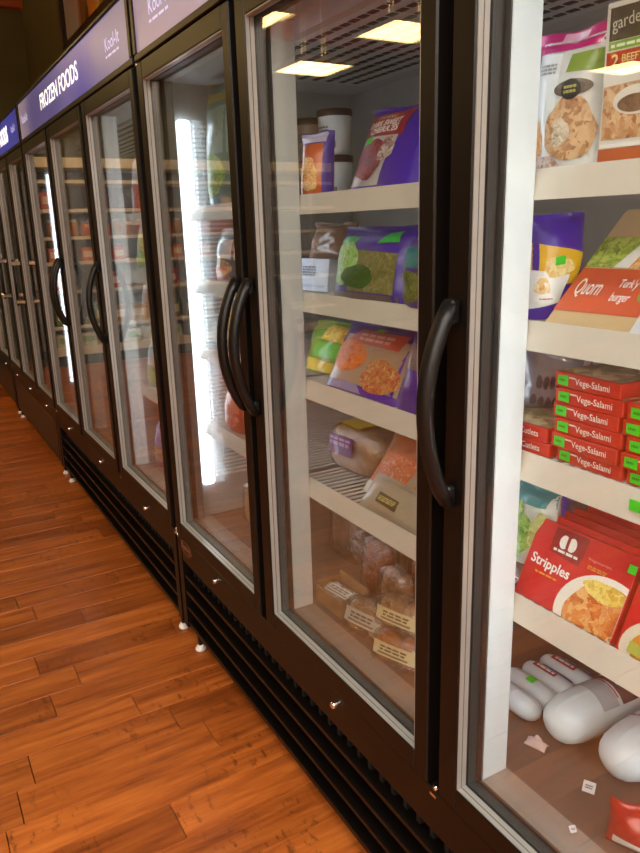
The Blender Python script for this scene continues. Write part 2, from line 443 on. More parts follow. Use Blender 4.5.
# ================================================================== the room
XW0, XW1, YW0, YW1, ZC = -8.0, 3.6, -7.6, 0.90, 4.3
M_OLIVE = plain('#626143', rough=0.85, bscale=3, var=0.1)
M_TAN = plain('#a58a66', rough=0.85, bscale=3)
M_CEIL = plain('#8f877a', rough=0.9, bscale=4)
def slab(name, x0, x1, y0, y1, z0, z1, mat, parent=None):
    mb = MB(); mb.box(x0, x1, y0, y1, z0, z1); o = mb.build(name, mat, parent)
    if parent is None: tag(o, kind='structure')
    return o
floor = slab('floor', XW0, XW1, YW0, YW1, -0.10, -0.0125, plain('#3a1c0c', rough=0.8))
tag(floor, 'orange brown hand-scraped wooden plank floor in front of the freezers', 'floor')
slab('ceiling', XW0, XW1, YW0, YW1, ZC, ZC + 0.1, M_CEIL)
slab('wall_back', XW0, XW1, YW1, YW1 + 0.1, -0.1, ZC + 0.1, M_OLIVE)
slab('wall_front', XW0, XW1, YW0 - 0.1, YW0, -0.1, ZC + 0.1, M_TAN)
slab('wall_left', XW0 - 0.1, XW0, YW0, YW1, -0.1, ZC + 0.1, M_OLIVE)
slab('wall_right', XW1, XW1 + 0.1, YW0, YW1, -0.1, ZC + 0.1, M_TAN)
# reddish wooden beam under the ceiling at the far end
bm_ = slab('trim_1', XW0, XW0 + 0.12, YW0, YW1, 3.66, ZC, plain('#a8501f', rough=0.6))

# floor planks: 125 mm boards running towards the freezers
PW = 0.1255
def plank_mesh(name, x0, x1, y0, y1, mb=None, tone=None):
    g = 0.0010; x0 += g; x1 -= g; y0 += g; y1 -= g; c = 0.0010
    own = mb is None
    if own: mb = MB()
    n = len(mb.v); zt, zm, zb = 0.0, -0.0018, -0.0125
    mb.v += [(x0 + c, y0 + c, zt), (x1 - c, y0 + c, zt), (x1 - c, y1 - c, zt), (x0 + c, y1 - c, zt),
             (x0, y0, zm), (x1, y0, zm), (x1, y1, zm), (x0, y1, zm), (x0, y0, zb), (x1, y0, zb), (x1, y1, zb), (x0, y1, zb)]
    fs = [(0, 1, 2, 3)] + [(4 + i, 4 + (i + 1) % 4, (i + 1) % 4, i) for i in range(4)] + [(8 + i, 8 + (i + 1) % 4, 4 + (i + 1) % 4, 4 + i) for i in range(4)]
    for f in fs: mb.f.append(tuple(n + i for i in f)); mb.mi.append(0); mb.sm.append(False)
    return mb
def set_tone(me, tones):
    a = me.color_attributes.new('tone', 'FLOAT_COLOR', 'POINT')
    buf = []
    for t in tones: buf += list(t) + [0.0, 1.0]
    a.data.foreach_set('color', buf)
known = {0: [-0.29], 3: [-0.57, -0.17], 5: [-0.467], 6: [-0.368], 7: [-0.473], 9: [-0.266], 11: [-0.466, -0.066], 18: [-0.165]}
ktone = {(0, 0): .35, (3, 1): .62, (3, 2): .3, (4, 0): .75, (1, 0): .85, (0, 1): .9, (5, 0): .4, (7, 1): .42}
rest = MB(); rest_t = []; npl = 0
n_lo, n_hi = -33, 72
pr = random.Random(21)
for n in range(n_lo, n_hi):
    x1 = -0.55 - n * PW; x0 = x1 - PW
    if x0 < XW0 or x1 > XW1: continue
    js = sorted(known.get(n, []))
    lo = (js[0] if js else -0.2 - pr.random() * 0.5); hi = (js[-1] if js else lo)
    ys = list(js) if js else [lo]
    if not js and pr.random() < .6: hi = hi + pr.uniform(.45, .8); ys.append(hi)
    while hi < YW1: hi += pr.uniform(0.4, 1.0); ys.append(min(hi, YW1))
    while lo > YW0: lo -= pr.uniform(0.35, 1.0); ys.insert(0, max(lo, YW0))
    if ys[-1] < YW1: ys.append(YW1)
    ys = [max(YW0, min(YW1, y)) for y in ys]
    ki = [i for i in range(len(ys) - 1) if ys[i] <= -0.45 < ys[i + 1]]
    for i in range(len(ys) - 1):
        if ys[i + 1] - ys[i] < 0.02: continue
        tone = ktone.get((n, i - (ys.index(js[0]) - 1)) if js else (n, 0)) if (js or (n, 0) in ktone) else None
        if tone is None: tone = min(1, max(0, pr.gauss(0.62, 0.2)))
        tg = (tone, pr.random())
        view = -4.6 < x0 < 0.1 and ys[i + 1] > -0.75 and ys[i] < 0.08
        if view:
            mb = plank_mesh('floor_plank', x0, x1, ys[i], ys[i + 1]); o = mb.build('floor_plank', M_WOOD, floor); set_tone(o.data, [tg] * len(mb.v)); npl += 1
        else:
            k = len(rest.v); plank_mesh('', x0, x1, ys[i], ys[i + 1], rest); rest_t += [tg] * (len(rest.v) - k)
o = rest.build('floor_planks_beyond', M_WOOD, floor); tag(o, kind='stuff'); set_tone(o.data, rest_t)

# ------------------------------------------------------------------ ceiling lights: square panels hung on rods
M_LAMPF = plain('#cfc9bd', rough=0.4, metal=0.3)
M_LAMP = emit('#fbf6ee', FILL_STRENGTH)
M_LAMPW = emit('#ffd68c', AISLE_LAMP)
def ceiling_light(x, y, label, z=3.05, w=0.62, l=0.62):
    r = empty('ceiling_light', (x, y, z)); tag(r, label, 'ceiling light', 'hanging square ceiling lights')
    mb = MB()
    for a in ((-w / 2 - .02, w / 2 + .02, -l / 2 - .02, -l / 2), (-w / 2 - .02, w / 2 + .02, l / 2, l / 2 + .02), (-w / 2 - .02, -w / 2, -l / 2, l / 2), (w / 2, w / 2 + .02, -l / 2, l / 2)):
        mb.box(*a, 0.0, 0.06)
    mb.box(-w * .37, -w * .33, -l / 2, l / 2, 0.045, 0.075); mb.box(w * .33, w * .37, -l / 2, l / 2, 0.045, 0.075); mb.build('frame', M_LAMPF, r)
    d = MB(); d.box(-w / 2, w / 2, -l / 2, l / 2, 0.012, 0.02); d.build('diffuser', M_LAMP if x > 0 else M_LAMPW, r)
    for sx in (-1, 1):
        q = MB(); q.tube([(sx * w * .35, 0, 0.075), (sx * w * .35, 0, ZC - z)], 0.006, 6); q.build('rod', M_LAMPF, r)
for i, (x, y, wd) in enumerate([(-6.6, -3.55, 'far end of the aisle, deep in the shop'), (-5.15, -2.05, 'middle of the row, close to the freezers'), (-4.95, -3.55, 'middle of the row, away from the freezers'),
                            (-5.2, -6.9, 'middle of the row, by the front wall'), (-6.3, -1.3, 'front of the far shelving')]):
    ceiling_light(x, y, 'warm square panel light hung over the ' + wd)
for i, x in enumerate((1.15, 2.15, 3.1)):  # unseen white fill lamps, added to brighten the floor and freezers
    for j, y in enumerate((-1.0, -2.5, -4.0, -5.6)):
        ceiling_light(x, y, 'added white fill light behind the camera, %s row from right wall, %s from freezers' % (('third', 'second', 'first')[i], ('first', 'second', 'third', 'fourth')[j]))

# ------------------------------------------------------------------ framed wall window above the far freezers
wf = empty('wall_window', (-5.3, YW1, 2.9)); tag(wf, 'wood framed wall window with grey and amber panes above the freezers', 'window')
yb, yf = 0.0, -0.06
def wbox(nm, x0, x1, z0, z1, mat, d=0.05):
    mb = MB(); mb.box(x0, x1, -d, 0.0, z0, z1, bev=0.004); return mb.build(nm, mat, wf)
zw0, zw1 = 0.0, 0.78
wbox('grey_pane', -0.68, -0.24, zw0 + .03, zw1, plain('#c4c4cc', rough=0.25, bscale=2, var=0.2), 0.02)
wbox('brown_pane', -0.24, -0.04, zw0 + .03, zw1, plain('#b08a6c', rough=0.35, bscale=2, var=0.2), 0.02)
wbox('amber_pane', 0.08, 0.42, zw0 + .03, zw1, plain('#e6a038', rough=0.35, bscale=2, var=0.1), 0.02)
wbox('olive_pane', 0.50, 0.95, zw0 + .03, zw1, plain('#8a7a44', rough=0.35, bscale=2, var=0.1), 0.02)
wbox('frame_stile', -0.74, -0.68, zw0, zw1, plain('#2a2018', rough=0.5))
wbox('frame_stile', -0.04, 0.08, zw0, zw1, plain('#8a6030', rough=0.5))
wbox('frame_stile', 0.42, 0.50, zw0, zw1, plain('#ecc070', rough=0.5))
wbox('frame_stile', 0.95, 1.01, zw0, zw1, plain('#5a3c1c', rough=0.5))
wbox('frame_rail', -0.68, 0.95, zw0 - .03, zw0 + .03, plain('#2a2018', rough=0.5))
wbox('frame_rail', -0.68, 0.95, zw1, zw1 + 0.06, plain('#2a2018', rough=0.5))

# ================================================================== freezers
SH = [1.455, 1.244, 1.042, 0.797]            # shelf surfaces
ZB, ZT, ZGB, ZGT = 0.423, 1.847, 0.468, 1.800
LINER_Z0, LINER_Z1 = 0.466, 1.80
M_LED = emit('#eaf4ff', LED_STRENGTH)
M_LEDL = emit('#e4f0ff', 6.0)
M_LEDM = emit('#eef4ff', 3.8)
NAVY = plain('#24224a', rough=0.4)
DOOR_GLASS = []
def flat_front(y):
    return lambda u, v, off=0.0: Vector((u, y - off, v))
def handle_mesh():
    mb = MB(); pts = []; N = 14
    for i in range(N + 1):
        t = i / N; s = math.sin(math.pi * t) ** 0.8
        pts.append((0, -0.008 - 0.044 * s, 0.98 + 0.298 * t))
    mb.tube(pts, 0.0165, 8, flat=0.68)
    for z in (0.990, 1.268): mb.box(-0.013, 0.013, -0.016, 0.0, z - 0.018, z + 0.018, bev=0.004)
    return mb.mesh('handle')
def bar_handle_mesh():
    mb = MB(); mb.tube([(0, -0.045, 0.975), (0, -0.045, 1.25)], 0.008, 8, mi=0)
    for z in (0.995, 1.228):
        mb.box(-0.014, 0.014, -0.058, 0.0, z - 0.013, z + 0.013, mi=1, bev=0.004)
    return mb.mesh('handle')
ME_H = handle_mesh(); ME_H.materials.append(M_HANDLE)
ME_BH = bar_handle_mesh(); ME_BH.materials.append(M_HANDLE); ME_BH.materials.append(M_CHROME)
SHELF_CACHE = {}
def shelf_mesh(w):
    k = round(w, 4)
    if k in SHELF_CACHE: return SHELF_CACHE[k]
    mb = MB(); n = int(w / 0.021)
    for i in range(n + 1):
        x = -w / 2 + w * i / n
        mb.tube([(x, 0.122, -0.003), (x, 0.64, -0.003)], 0.0026, 4)
    for y in (0.125, 0.30, 0.47, 0.636):
        mb.tube([(-w / 2, y, -0.0085), (w / 2, y, -0.0085)], 0.0036, 4)
    for sx in (-1, 1):     # front hooks at the strip ends
        mb.tube([(sx * w / 2, 0.125, -0.006), (sx * (w / 2 + .012), 0.112, -0.022), (sx * (w / 2 + .004), 0.106, -0.038)], 0.003, 5)
    me = mb.mesh('shelf'); me.materials.append(M_WIRE)
    st = MB(); st.grid(lambda u, v: (-w / 2 + w * u, 0.118 - 0.012 * (1 - v) , -0.038 + 0.042 * v), 1, 1, smooth=False)
    st.grid(lambda u, v: (-w / 2 + w * u, 0.121 - 0.012 * (1 - v) , -0.038 + 0.042 * v), 1, 1, flip=True, smooth=False)
    st.quad((-w / 2, .118, .004), (w / 2, .118, .004), (w / 2, .121, .004), (-w / 2, .121, .004))
    st.quad((-w / 2, .106, -.038), (-w / 2, .109, -.038), (w / 2, .109, -.038), (w / 2, .106, -.038))
    sm = st.mesh('ticket_strip'); sm.materials.append(M_STRIP)
    SHELF_CACHE[k] = (me, sm); return me, sm
def freezer(x0, ndoor, pitch, label, sign_kind, led_left=True, led_right=False, style='bow', fins=True, shelves=True, led_gap=0.0):
    W = ndoor * pitch; x1 = x0 + W
    r = empty('glass_door_freezer', (0, 0, 0)); r.location = ((x0 + x1) / 2, 0.4, 0.0)
    cx, cy = r.location.x, 0.4
    tag(r, label, 'freezer', 'row of glass door freezers')
    def loc(o):
        o.location = (-cx, -cy, 0); return o
    def part(nm, mb, mat): return loc(mb.build(nm, mat, r))
    g = 0.004; a, b = x0 + g, x1 - g
    # shell
    q = MB(); q.box(a, a + .035, .062, .80, .073, 1.86); q.box(a, a + .035, .004, .062, .073, .40); part('side_panel', q, M_BLACK)
    q = MB(); q.box(b - .035, b, .062, .80, .073, 1.86); q.box(b - .035, b, .004, .062, .073, .40); part('side_panel', q, M_BLACK)
    q = MB(); q.box(a, b, .74, .80, .073, 1.86); part('back_panel', q, M_BLACK)
    q = MB(); q.box(a, b, .055, .80, 1.835, 2.0); part('top_panel', q, M_BLACK)
    # liner
    q = MB(); q.box(a + .035, a + .039, .062, .74, LINER_Z0, LINER_Z1); part('liner_wall', q, M_LINER)
    q = MB(); q.box(b - .039, b - .035, .062, .74, LINER_Z0, LINER_Z1); part('liner_wall', q, M_LINER)
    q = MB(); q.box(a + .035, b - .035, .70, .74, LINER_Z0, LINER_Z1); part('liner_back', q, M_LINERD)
    q = MB(); q.box(a + .035, b - .035, .06, .74, LINER_Z1, LINER_Z1 + .035); part('liner_ceiling', q, M_LINER)
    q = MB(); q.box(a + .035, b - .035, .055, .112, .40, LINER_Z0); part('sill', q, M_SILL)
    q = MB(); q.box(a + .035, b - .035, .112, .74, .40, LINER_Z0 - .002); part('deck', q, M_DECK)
    # evaporator cover with slots under the liner ceiling
    q = MB(); q.box(a + .25, b - .25, .17, .60, LINER_Z1 - .012, LINER_Z1); ec = part('evaporator_cover', q, plain('#b9b5b0', rough=0.45))
    q = MB()
    for i in range(int((W - .58) / .034)):
        for j in range(9):
            xx = a + .28 + i * .034; yy = .19 + j * .045
            q.box(xx, xx + .024, yy, yy + .016, LINER_Z1 - .0135, LINER_Z1 - .0121)
    tag(q.build('vent_slots', M_BLACKM, ec), kind='stuff')
    # mullion posts
    for k in range(1, ndoor):
        xm = x0 + k * pitch
        q = MB(); q.box(xm - .0665, xm + .0665, .0512, .0545, LINER_Z0, LINER_Z1); part('mullion_front', q, plain('#4a4644', rough=0.35))
        q = MB(); q.box(xm - .067, xm + .067, .0545, .110, LINER_Z0, LINER_Z1, bev=.002); part('mullion_post', q, M_WHITE)
        q = MB(); q.box(xm - .062, xm - .036, .1105, .124, .52, 1.72, bev=.004); part('light_strip', q, M_LEDM)
    for xm, s in ((x0, 1), (x1, -1)):
        q = MB(); lo, hi = sorted((xm + s * .0395, xm + s * .062)); q.box(lo, hi, .062, .085, LINER_Z0, LINER_Z1); part('end_post', q, plain('#4a4644', rough=0.35))
    # light strips
    def led(xa, xb, mat, z0, z1):
        q = MB(); q.box(xa, xb, .092, .130, z0, z1, bev=.006); o = part('light_strip', q, mat)
        return o
    if led_left: led(a + .040, a + .060, M_LEDL, .58, 1.70)
    if led_right: led(b - .060, b - .040, M_LED, .56, 1.72)
    if fins:
        q = MB(); z = .60
        while z < 1.69:
            q.box(a + .039, a + .049, .145, .33, z, z + .0055); z += .0132
        tag(part('ribbed_wall', q, M_WHITE), kind='stuff')
    # base: header band, recessed louvres, kick
    q = MB(); q.box(a, b, .006, .062, .325, ZB - .006, bev=.002); part('base_header', q, M_BLACK)
    q = MB(); q.box(a + .03, b - .03, .075, .085, .078, .33); part('base_back', q, M_BLACKM)
    q = MB(); q.box(a, b, .012, .30, .073, .082); part('base_rail', q, M_BLACK)
    if style == 'bow':
        for i in range(4):
            zz = .084 + .06 * i
            q = MB(); lo, hi = a + .036, b - .036
            v = [(.008, zz + .010), (.008, zz), (.011, zz), (.012, zz + .007), (.066, zz - .004), (.066, zz), (.014, zz + .011)]
            m_ = len(v)
            q.v += [(lo, y, z) for y, z in v] + [(hi, y, z) for y, z in v]
            for j in range(m_): q.f.append((j, m_ + j, m_ + (j + 1) % m_, (j + 1) % m_)); q.mi.append(0); q.sm.append(False)
            q.f.append(tuple(range(m_))[::-1]); q.f.append(tuple(range(m_, 2 * m_))); q.mi += [0, 0]; q.sm += [False, False]
            part('louvre_slat', q, M_BLACK)
        q = MB(); xx = a + .06
        while xx < b - .06:
            q.box(xx, xx + .012, .030, .074, .272, .318); xx += .042
        tag(part('vent_fins', q, M_BLACKM), kind='stuff')
    else:
        q = MB(); q.box(a + .036, b - .10, .010, .030, .084, .32, bev=.003); part('base_plate', q, plain('#2a1f19', rough=0.4))
        for i in range(8):
            q = MB(); zz = .09 + i * .028; q.box(b - .098, b - .036, .012, .028, zz, zz + .018); part('louvre_slat', q, M_BLACK)
    for xf in (a + .075, b - .075):
        for yf_ in (.030, .70):
            q = MB(); q.lathe([(.019, 0.0), (.019, .007), (.013, .016), (.009, .020)], (xf, yf_, 0), 12); lf = part('levelling_foot', q, plain('#d8d4cc', rough=0.4)); q = MB(); q.lathe([(.008, .020), (.008, .074)], (xf, yf_, 0), 10); q.build('stem', M_BLACKM, lf)  # stem coloured black for the shade beneath the cabinet
    # header sign
    q = MB(); q.box(a, b, .0, .055, 1.852, 1.872, bev=.003); q.box(a, b, -.004, .30, 2.036, 2.048, bev=.003)
    q.box(a, a + .022, -.002, .055, 1.872, 2.036); q.box(b - .022, b, -.002, .055, 1.872, 2.036); part('sign_frame', q, M_BLACK)
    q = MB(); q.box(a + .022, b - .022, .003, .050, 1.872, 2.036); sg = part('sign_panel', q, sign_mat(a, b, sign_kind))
    # doors
    for k in range(ndoor):
        xl, xr = x0 + k * pitch, x0 + (k + 1) * pitch
        dl, dr = xl + .0135, xr - .0175; gl, gr = xl + .060, xr - .0555
        q = MB()
        q.box(dl, gl, 0, .05, ZB, ZT, bev=.003); q.box(gr, dr, 0, .05, ZB, ZT, bev=.003)
        q.box(gl, gr, 0.0003, .05, ZB, ZGB, bev=.002); q.box(gl, gr, 0.0003, .05, ZGT, ZT, bev=.002)
        d = part('door', q, M_BLACK)
        def ring(w0, w1, y0, y1, mat, nm):
            q = MB()
            A, B, C_, D = gl + w0, gr - w0, ZGB + w0, ZGT - w0; t = w1 - w0
            q.box(A, A + t, y0, y1, C_, D); q.box(B - t, B, y0, y1, C_, D); q.box(A + t, B - t, y0, y1, C_, C_ + t); q.box(A + t, B - t, y0, y1, D - t, D)
            return q.build(nm, mat, d)
        ring(0, .0018, .0025, .0105, M_SILVER, 'spacer_trim'); ring(0, .0010, .0105, .0122, M_BLACKM, 'trim_groove'); ring(0, .0018, .0122, .0208, M_SILVER, 'spacer_trim'); ring(0, .0020, .0250, .0415, M_BLACKM, 'gasket')
        for y in (.0212, .042):
            q = MB(); q.box(gl - .002, gr + .002, y, y + .003, ZGB - .002, ZGT + .002); q.build('glass_pane', M_GLASS, d)
        right = (k == 0)
        hx = (dr - .018) if right else (dl + .018)
        h = link('handle', ME_H if style == 'bow' else ME_BH, d); h.location = (hx, 0, 0)
        hg = xl + .008 if right else xr - .004
        q = MB(); q.lathe([(.006, 0), (.006, .018)], (hg, .012, ZB - .016), 10); q.box(hg - .008, hg + .008, .004, .03, ZB - .020, ZB - .014); q.build('hinge_pin', M_CHROME, d)
        q = MB(); q.lathe([(.006, 0), (.006, .010)], (hg, .012, ZT), 10); q.build('hinge_pin', M_CHROME, d)
        # lock in the header band
        xm = (xl + xr) / 2; q = MB()
        N = 14
        for rr_, yy in ((.0085, .006), (.0085, -.002), (.006, -.005)):
            for i in range(N):
                t = 2 * math.pi * i / N; q.v.append((xm + rr_ * math.cos(t), yy, .382 + rr_ * math.sin(t)))
        for j in range(2):
            for i in range(N): q.f.append((j * N + i, j * N + (i + 1) % N, (j + 1) * N + (i + 1) % N, (j + 1) * N + i)); q.mi.append(0); q.sm.append(True)
        q.f.append(tuple(2 * N + i for i in range(N))); q.mi.append(0); q.sm.append(False)
        part('lock', q, M_CHROME)
        if shelves:
            sx0 = xl + (.05 if k == 0 else .02); sx1 = xr - (.05 if k == ndoor - 1 else .02)
            me, sm = shelf_mesh(sx1 - sx0)
            for z in SH:
                s = link('shelf', me, r); s.location = ((sx0 + sx1) / 2 - cx, -cy, z)
                link('ticket_strip', sm, s)
    return r, sg, part

P3 = 0.683
XF1 = -1.366
f1, s1, part1 = freezer(XF1, 3, P3, 'nearest black freezer with three glass doors, right door cut by the photo edge', 'near', led_left=True, led_right=True)
XF2 = XF1 - 3 * P3 - .012
f2, s2, part2 = freezer(XF2, 3, P3, 'second black freezer from the camera, its blue header reads FROZEN FOODS', 'middle', led_left=True, led_right=True)
XF3 = XF2 - 3 * .60 - .012
f3, s3, _ = freezer(XF3, 3, .60, 'third black freezer from the camera, with bright bracket handles and plain base plate', 'far', led_left=False, style='bar', fins=False)
XF4 = XF3 - 3 * .60 - .012
f4, s4, _ = freezer(XF4, 3, .60, 'fourth and farthest black freezer, at the left photo edge', 'far', led_left=False, style='bar', fins=False)

# header lettering
M_SIGNTXT = emit('#fff8e8', 0.75); M_SIGNTXT2 = emit('#c4c0da', 0.5)
def sgn(parent, s, x0, x1, z0, z1, mat, bold=0.02, name='lettering'):
    return lettering(parent, flat_front(.003), s, (x0, z0, x1, z1), mat, bold=bold, name=name, off=.0012)
sgn(s2, 'FROZEN FOODS', -2.80, -2.05, 1.928, 1.992, M_SIGNTXT, .012)
sgn(s2, 'Kool-It', -1.66, -1.50, 1.937, 1.975, M_SIGNTXT2, .01, 'logo'); dashes(s2, flat_front(.003), (-1.66, 1.916, -1.50, 1.928), M_SIGNTXT2, name='logo_small_print')
sgn(s2, 'Kool-It', -3.33, -3.17, 1.937, 1.975, M_SIGNTXT2, .01, 'logo')
sgn(s1, 'Kool-It', -1.21, -1.05, 1.937, 1.975, M_SIGNTXT2, .01, 'logo'); dashes(s1, flat_front(.003), (-1.21, 1.916, -1.05, 1.928), M_SIGNTXT2, name='logo_small_print')
sgn(s1, 'FROZEN FOODS', -.75, .0, 1.925, 1.995, M_SIGNTXT, .04)
sgn(s3, 'FROZEN FOODS', -4.70, -3.86, 1.91, 2.0, M_SIGNTXT, .05); sgn(s3, 'Kool-It', -3.72, -3.58, 1.937, 1.975, M_SIGNTXT2, .01, 'logo')
sgn(s4, 'FROZEN FOODS', -6.5, -5.7, 1.91, 2.0, M_SIGNTXT, .05)
# oval maker badge on the base header of the nearest freezer
q = MB(); N = 28; bx, bz, ra, rb = -1.285, .385, .055, .022
for s_ in (1.0, .88):
    for i in range(N):
        t = 2 * math.pi * i / N; q.v.append((bx + ra * s_ * math.cos(t), .0045, bz + rb * s_ * math.sin(t)))
for i in range(N): q.f.append((i, (i + 1) % N, N + (i + 1) % N, N + i)); q.mi.append(0); q.sm.append(False)
bd = part1('badge', q, plain('#8a5a40', rough=0.4))
lettering(bd, flat_front(.006), 'Kool-It', (bx - .04, bz - .010, bx + .04, bz + .012), plain('#9a6a50', rough=0.4), bold=.02, off=.0012)

# ================================================================== shelving across the far end (seen mirrored in the doors)
GX = -7.32
gd = empty('shelf_unit', (GX, -2.4, 0)); tag(gd, 'tall beige grocery shelf unit standing across the far end of the aisle', 'shelf unit')
GZ = [1.94, 1.65, 1.37, 1.11, 0.81, 0.43]
GY0, GY1 = -4.2 + 2.4, -0.62 + 2.4
M_GSH = plain('#cfc4ae', rough=0.5); M_GBK = plain('#8f8a80', rough=0.7)
q = MB(); q.box(-.58, -.55, GY0, GY1, 0.0, 2.16); q.build('back_board', M_GBK, gd)
q = MB(); q.box(-.56, 0.0, GY0, GY1, 0.0, .11); q.build('plinth', plain('#3f4440', rough=0.5), gd)
q = MB(); q.box(-.56, .02, GY0, GY1, .11, .20, bev=.004); q.build('shelf', M_GSH, gd)
q = MB(); q.box(-.56, 0.0, GY0, GY1, 2.06, 2.16, bev=.004); q.build('header_board', M_GSH, gd)
for z in GZ:
    q = MB(); q.box(-.55, 0.0, GY0, GY1, z - .035, z, bev=.003); s_ = q.build('shelf', M_GSH, gd)
for y in (GY0, (GY0 + GY1) / 2 - .02, GY1 - .04):
    q = MB(); q.box(-.55, -.52, y, y + .04, .2, 2.06); q.build('upright', M_GSH, gd)
def gbox(w, d, h, mat, lab):
    q = MB(); q.box(-d, 0, -w / 2, w / 2, 0, h, bev=.003); me = q.mesh('grocery_box'); me.materials.append(mat)
    q = MB(); q.box(0.0004, .0012, -w * .36, w * .36, h * .3, h * .75); ml = q.mesh('label_panel'); ml.materials.append(lab)
    return me, ml
def gjar(r, h, mat, lidm):
    q = MB(); q.lathe([(r * .92, 0), (r, .006), (r, h * .78), (r * .75, h * .86)], (-r, 0, 0), 14); me = q.mesh('grocery_jar'); me.materials.append(mat)
    q = MB(); q.lathe([(r * .78, h * .86), (r * .78, h)], (-r, 0, 0), 14); ml = q.mesh('lid'); ml.materials.append(lidm)
    return me, ml
rowdef = {
    1.94: None,
    1.65: [('red grocery box', gbox(.16, .2, .17, card('#a84a38'), card('#c8a898')), .52), ('brown grocery box', gbox(.14, .2, .15, card('#7a4a34'), card('#caa070')), .42)],
    1.37: [('amber grocery jar', gjar(.045, .17, card('#a86a28'), card('#c8c2b0')), .115), ('orange grocery jar', gjar(.045, .15, card('#c0602a'), card('#6a4a30')), .115)],
    1.11: [('orange grocery box', gbox(.13, .2, .14, card('#c86038'), card('#d8c8a8')), .34)],
    0.81: [('crimson grocery box', gbox(.18, .2, .16, card('#b03038'), card('#d8b8b0')), .62)],
    0.43: [('green grocery box', gbox(.14, .2, .2, card('#5f7040'), card('#d8d4a8')), .21), ('tan grocery box', gbox(.16, .2, .18, card('#a8845c'), card('#e4d8c0')), .21)],
    0.20: [('pale grocery box', gbox(.17, .2, .14, card('#b8b4a0'), card('#78a070')), .25)],
}
shelf_name = {1.65: 'second shelf from the top', 1.37: 'third shelf from the top', 1.11: 'middle shelf', .81: 'third shelf from the bottom', .43: 'second shelf from the bottom', .2: 'bottom shelf'}
for z, rows in rowdef.items():
    if not rows: continue
    y = -0.78; i = 0
    while y > -3.3:
        nm, (me, ml), st = rows[(i // 3) % len(rows)]
        o = link('grocery_jar' if 'jar' in nm else 'grocery_box', me); o.location = (GX - .03, y, z)
        link('lid' if 'jar' in nm else 'label_panel', ml, o)
        tag(o, nm + ' on the ' + shelf_name[z] + ' of the far unit', nm.split()[-1], nm + (' row' if 'jar' in nm else 'es') + ' on the far shelf unit')
        y -= st; i += 1

# ================================================================== frozen food, nearest freezer, right door
def sticker(o, surf, u, v, du=.05, dv=.03):
    return patch(o, surf, [(u - du, v - dv), (u + du, v - dv * .8), (u + du, v + dv), (u - du, v + dv * .85)], M_GREEN, 'price_sticker', 3, .0022)
MT = lambda c: plain(c, rough=0.45)
WHITE_T = MT('#f4f1ea')

# top shelf: white and pink bag with a round cutlet, brown and red boxed bag beside it
mt, W, H = frame((532, 166), (598, 159), (539, 38), .165, .175, SH[0])
o, sf = pouch('frozen_cutlet_bag', mt, W, H, .055, film('#d9d9d6'), seed=3)
tag(o, 'white frozen cutlet bag with pink top and round black badge', 'frozen food bag')
rect(o, sf, 0, .86, 1, 1, film('#d0227e'), 'top_band', 10)
patch(o, sf, [(.30, .93), (.60, .90), (.75, .985), (.35, .99)], film('#e9b9d2', rough=.15), 'painted_sheen', 6, .0015)  # paler patch painted as sheen on the crinkled top
patch(o, sf, [(.55, .70), (1, .68), (1, .83), (.60, .82)], film('#86a03c'), 'green_label', 6)
patch(o, sf, [(0, 0), (.40, 0), (.46, .84), (0, .86)], film('#eceeec'), 'label_panel', 8, .0010)
oval(o, sf, .64, .30, .34, .23, food(('#8a5a3c', '#b98a62', '#d8b48a', '#caa078'), 60), 'cutlet_picture', .0016, .05)
oval(o, sf, .54, .28, .13, .10, food(('#b9a58c', '#e0d2ba', '#8a6a4a'), 90), 'sauce_picture', .002, .1)
oval(o, sf, .66, .585, .26, .06, food(('#5a4a40', '#8a7a6a'), 50), 'shadow_mark', .0013)
oval(o, sf, .66, .575, .14, .072, MT('#2d2c28'), 'badge', .002)
dashes(o, sf, (.57, .545, .75, .61), MT('#b8b060'), 2, off=.0028)
dashes(o, sf, (.12, .70, .40, .78), MT('#a4a4a2'), 3)
oval(o, sf, .13, .24, .12, .14, food(('#c8641e', '#e89a3c', '#d8c8a8'), 70), 'vegetable_picture', .0016, .15)
patch(o, sf, [(.05, .02), (.55, .03), (.45, .12), (.10, .12)], food(('#8a3a24', '#d8b8a8', '#e8dcd4'), 60), 'food_picture', 6, .0015)

mt, W, H = frame((598, 155), (668, 148), (608, 4), .155, .165, SH[0])
o, sf, tp, rt = carton('frozen_meal_box', mt, W, H, .05, card('#d9d4ca'))
tag(o, 'pale frozen meal box with black gardein panel and red band', 'frozen food box')
rect(o, sf, .06, .77, .96, .965, card('#3c3a30'), 'brand_panel', 2); lettering(o, sf, 'gardein', (.10, .82, .62, .92), MT('#c8c4b0'), bold=.0, rot=.10, aspect=W / H)
rect(o, sf, .06, .715, .96, .765, card('#7aa83a'), 'green_band', 2); dashes(o, sf, (.10, .725, .55, .755), MT('#e4ecd0'))
rect(o, sf, .04, .60, .96, .705, card('#b8341e'), 'red_band', 2); lettering(o, sf, '2', (.12, .615, .22, .69), MT('#e8d080')); lettering(o, sf, 'BEEFY', (.27, .635, .58, .68), MT('#e8d080'))
patch(o, sf, [(.03, .17), (.97, .17), (.97, .52), (.03, .50)], food(('#7a4a30', '#b98258', '#d8b890', '#a87048'), 55), 'meal_picture', 4)
oval(o, sf, .52, .40, .34, .09, MT('#d9d2c4'), 'plate_picture', .0014); oval(o, sf, .5, .38, .25, .055, food(('#8a6a52', '#5a4438'), 60), 'gravy_picture', .0018)
rect(o, sf, .02, .12, .98, .145, card('#e8e4dc'), 'white_band', 2); rect(o, sf, 0, 0, 1, .115, card('#b5582e'), 'rust_band', 2)

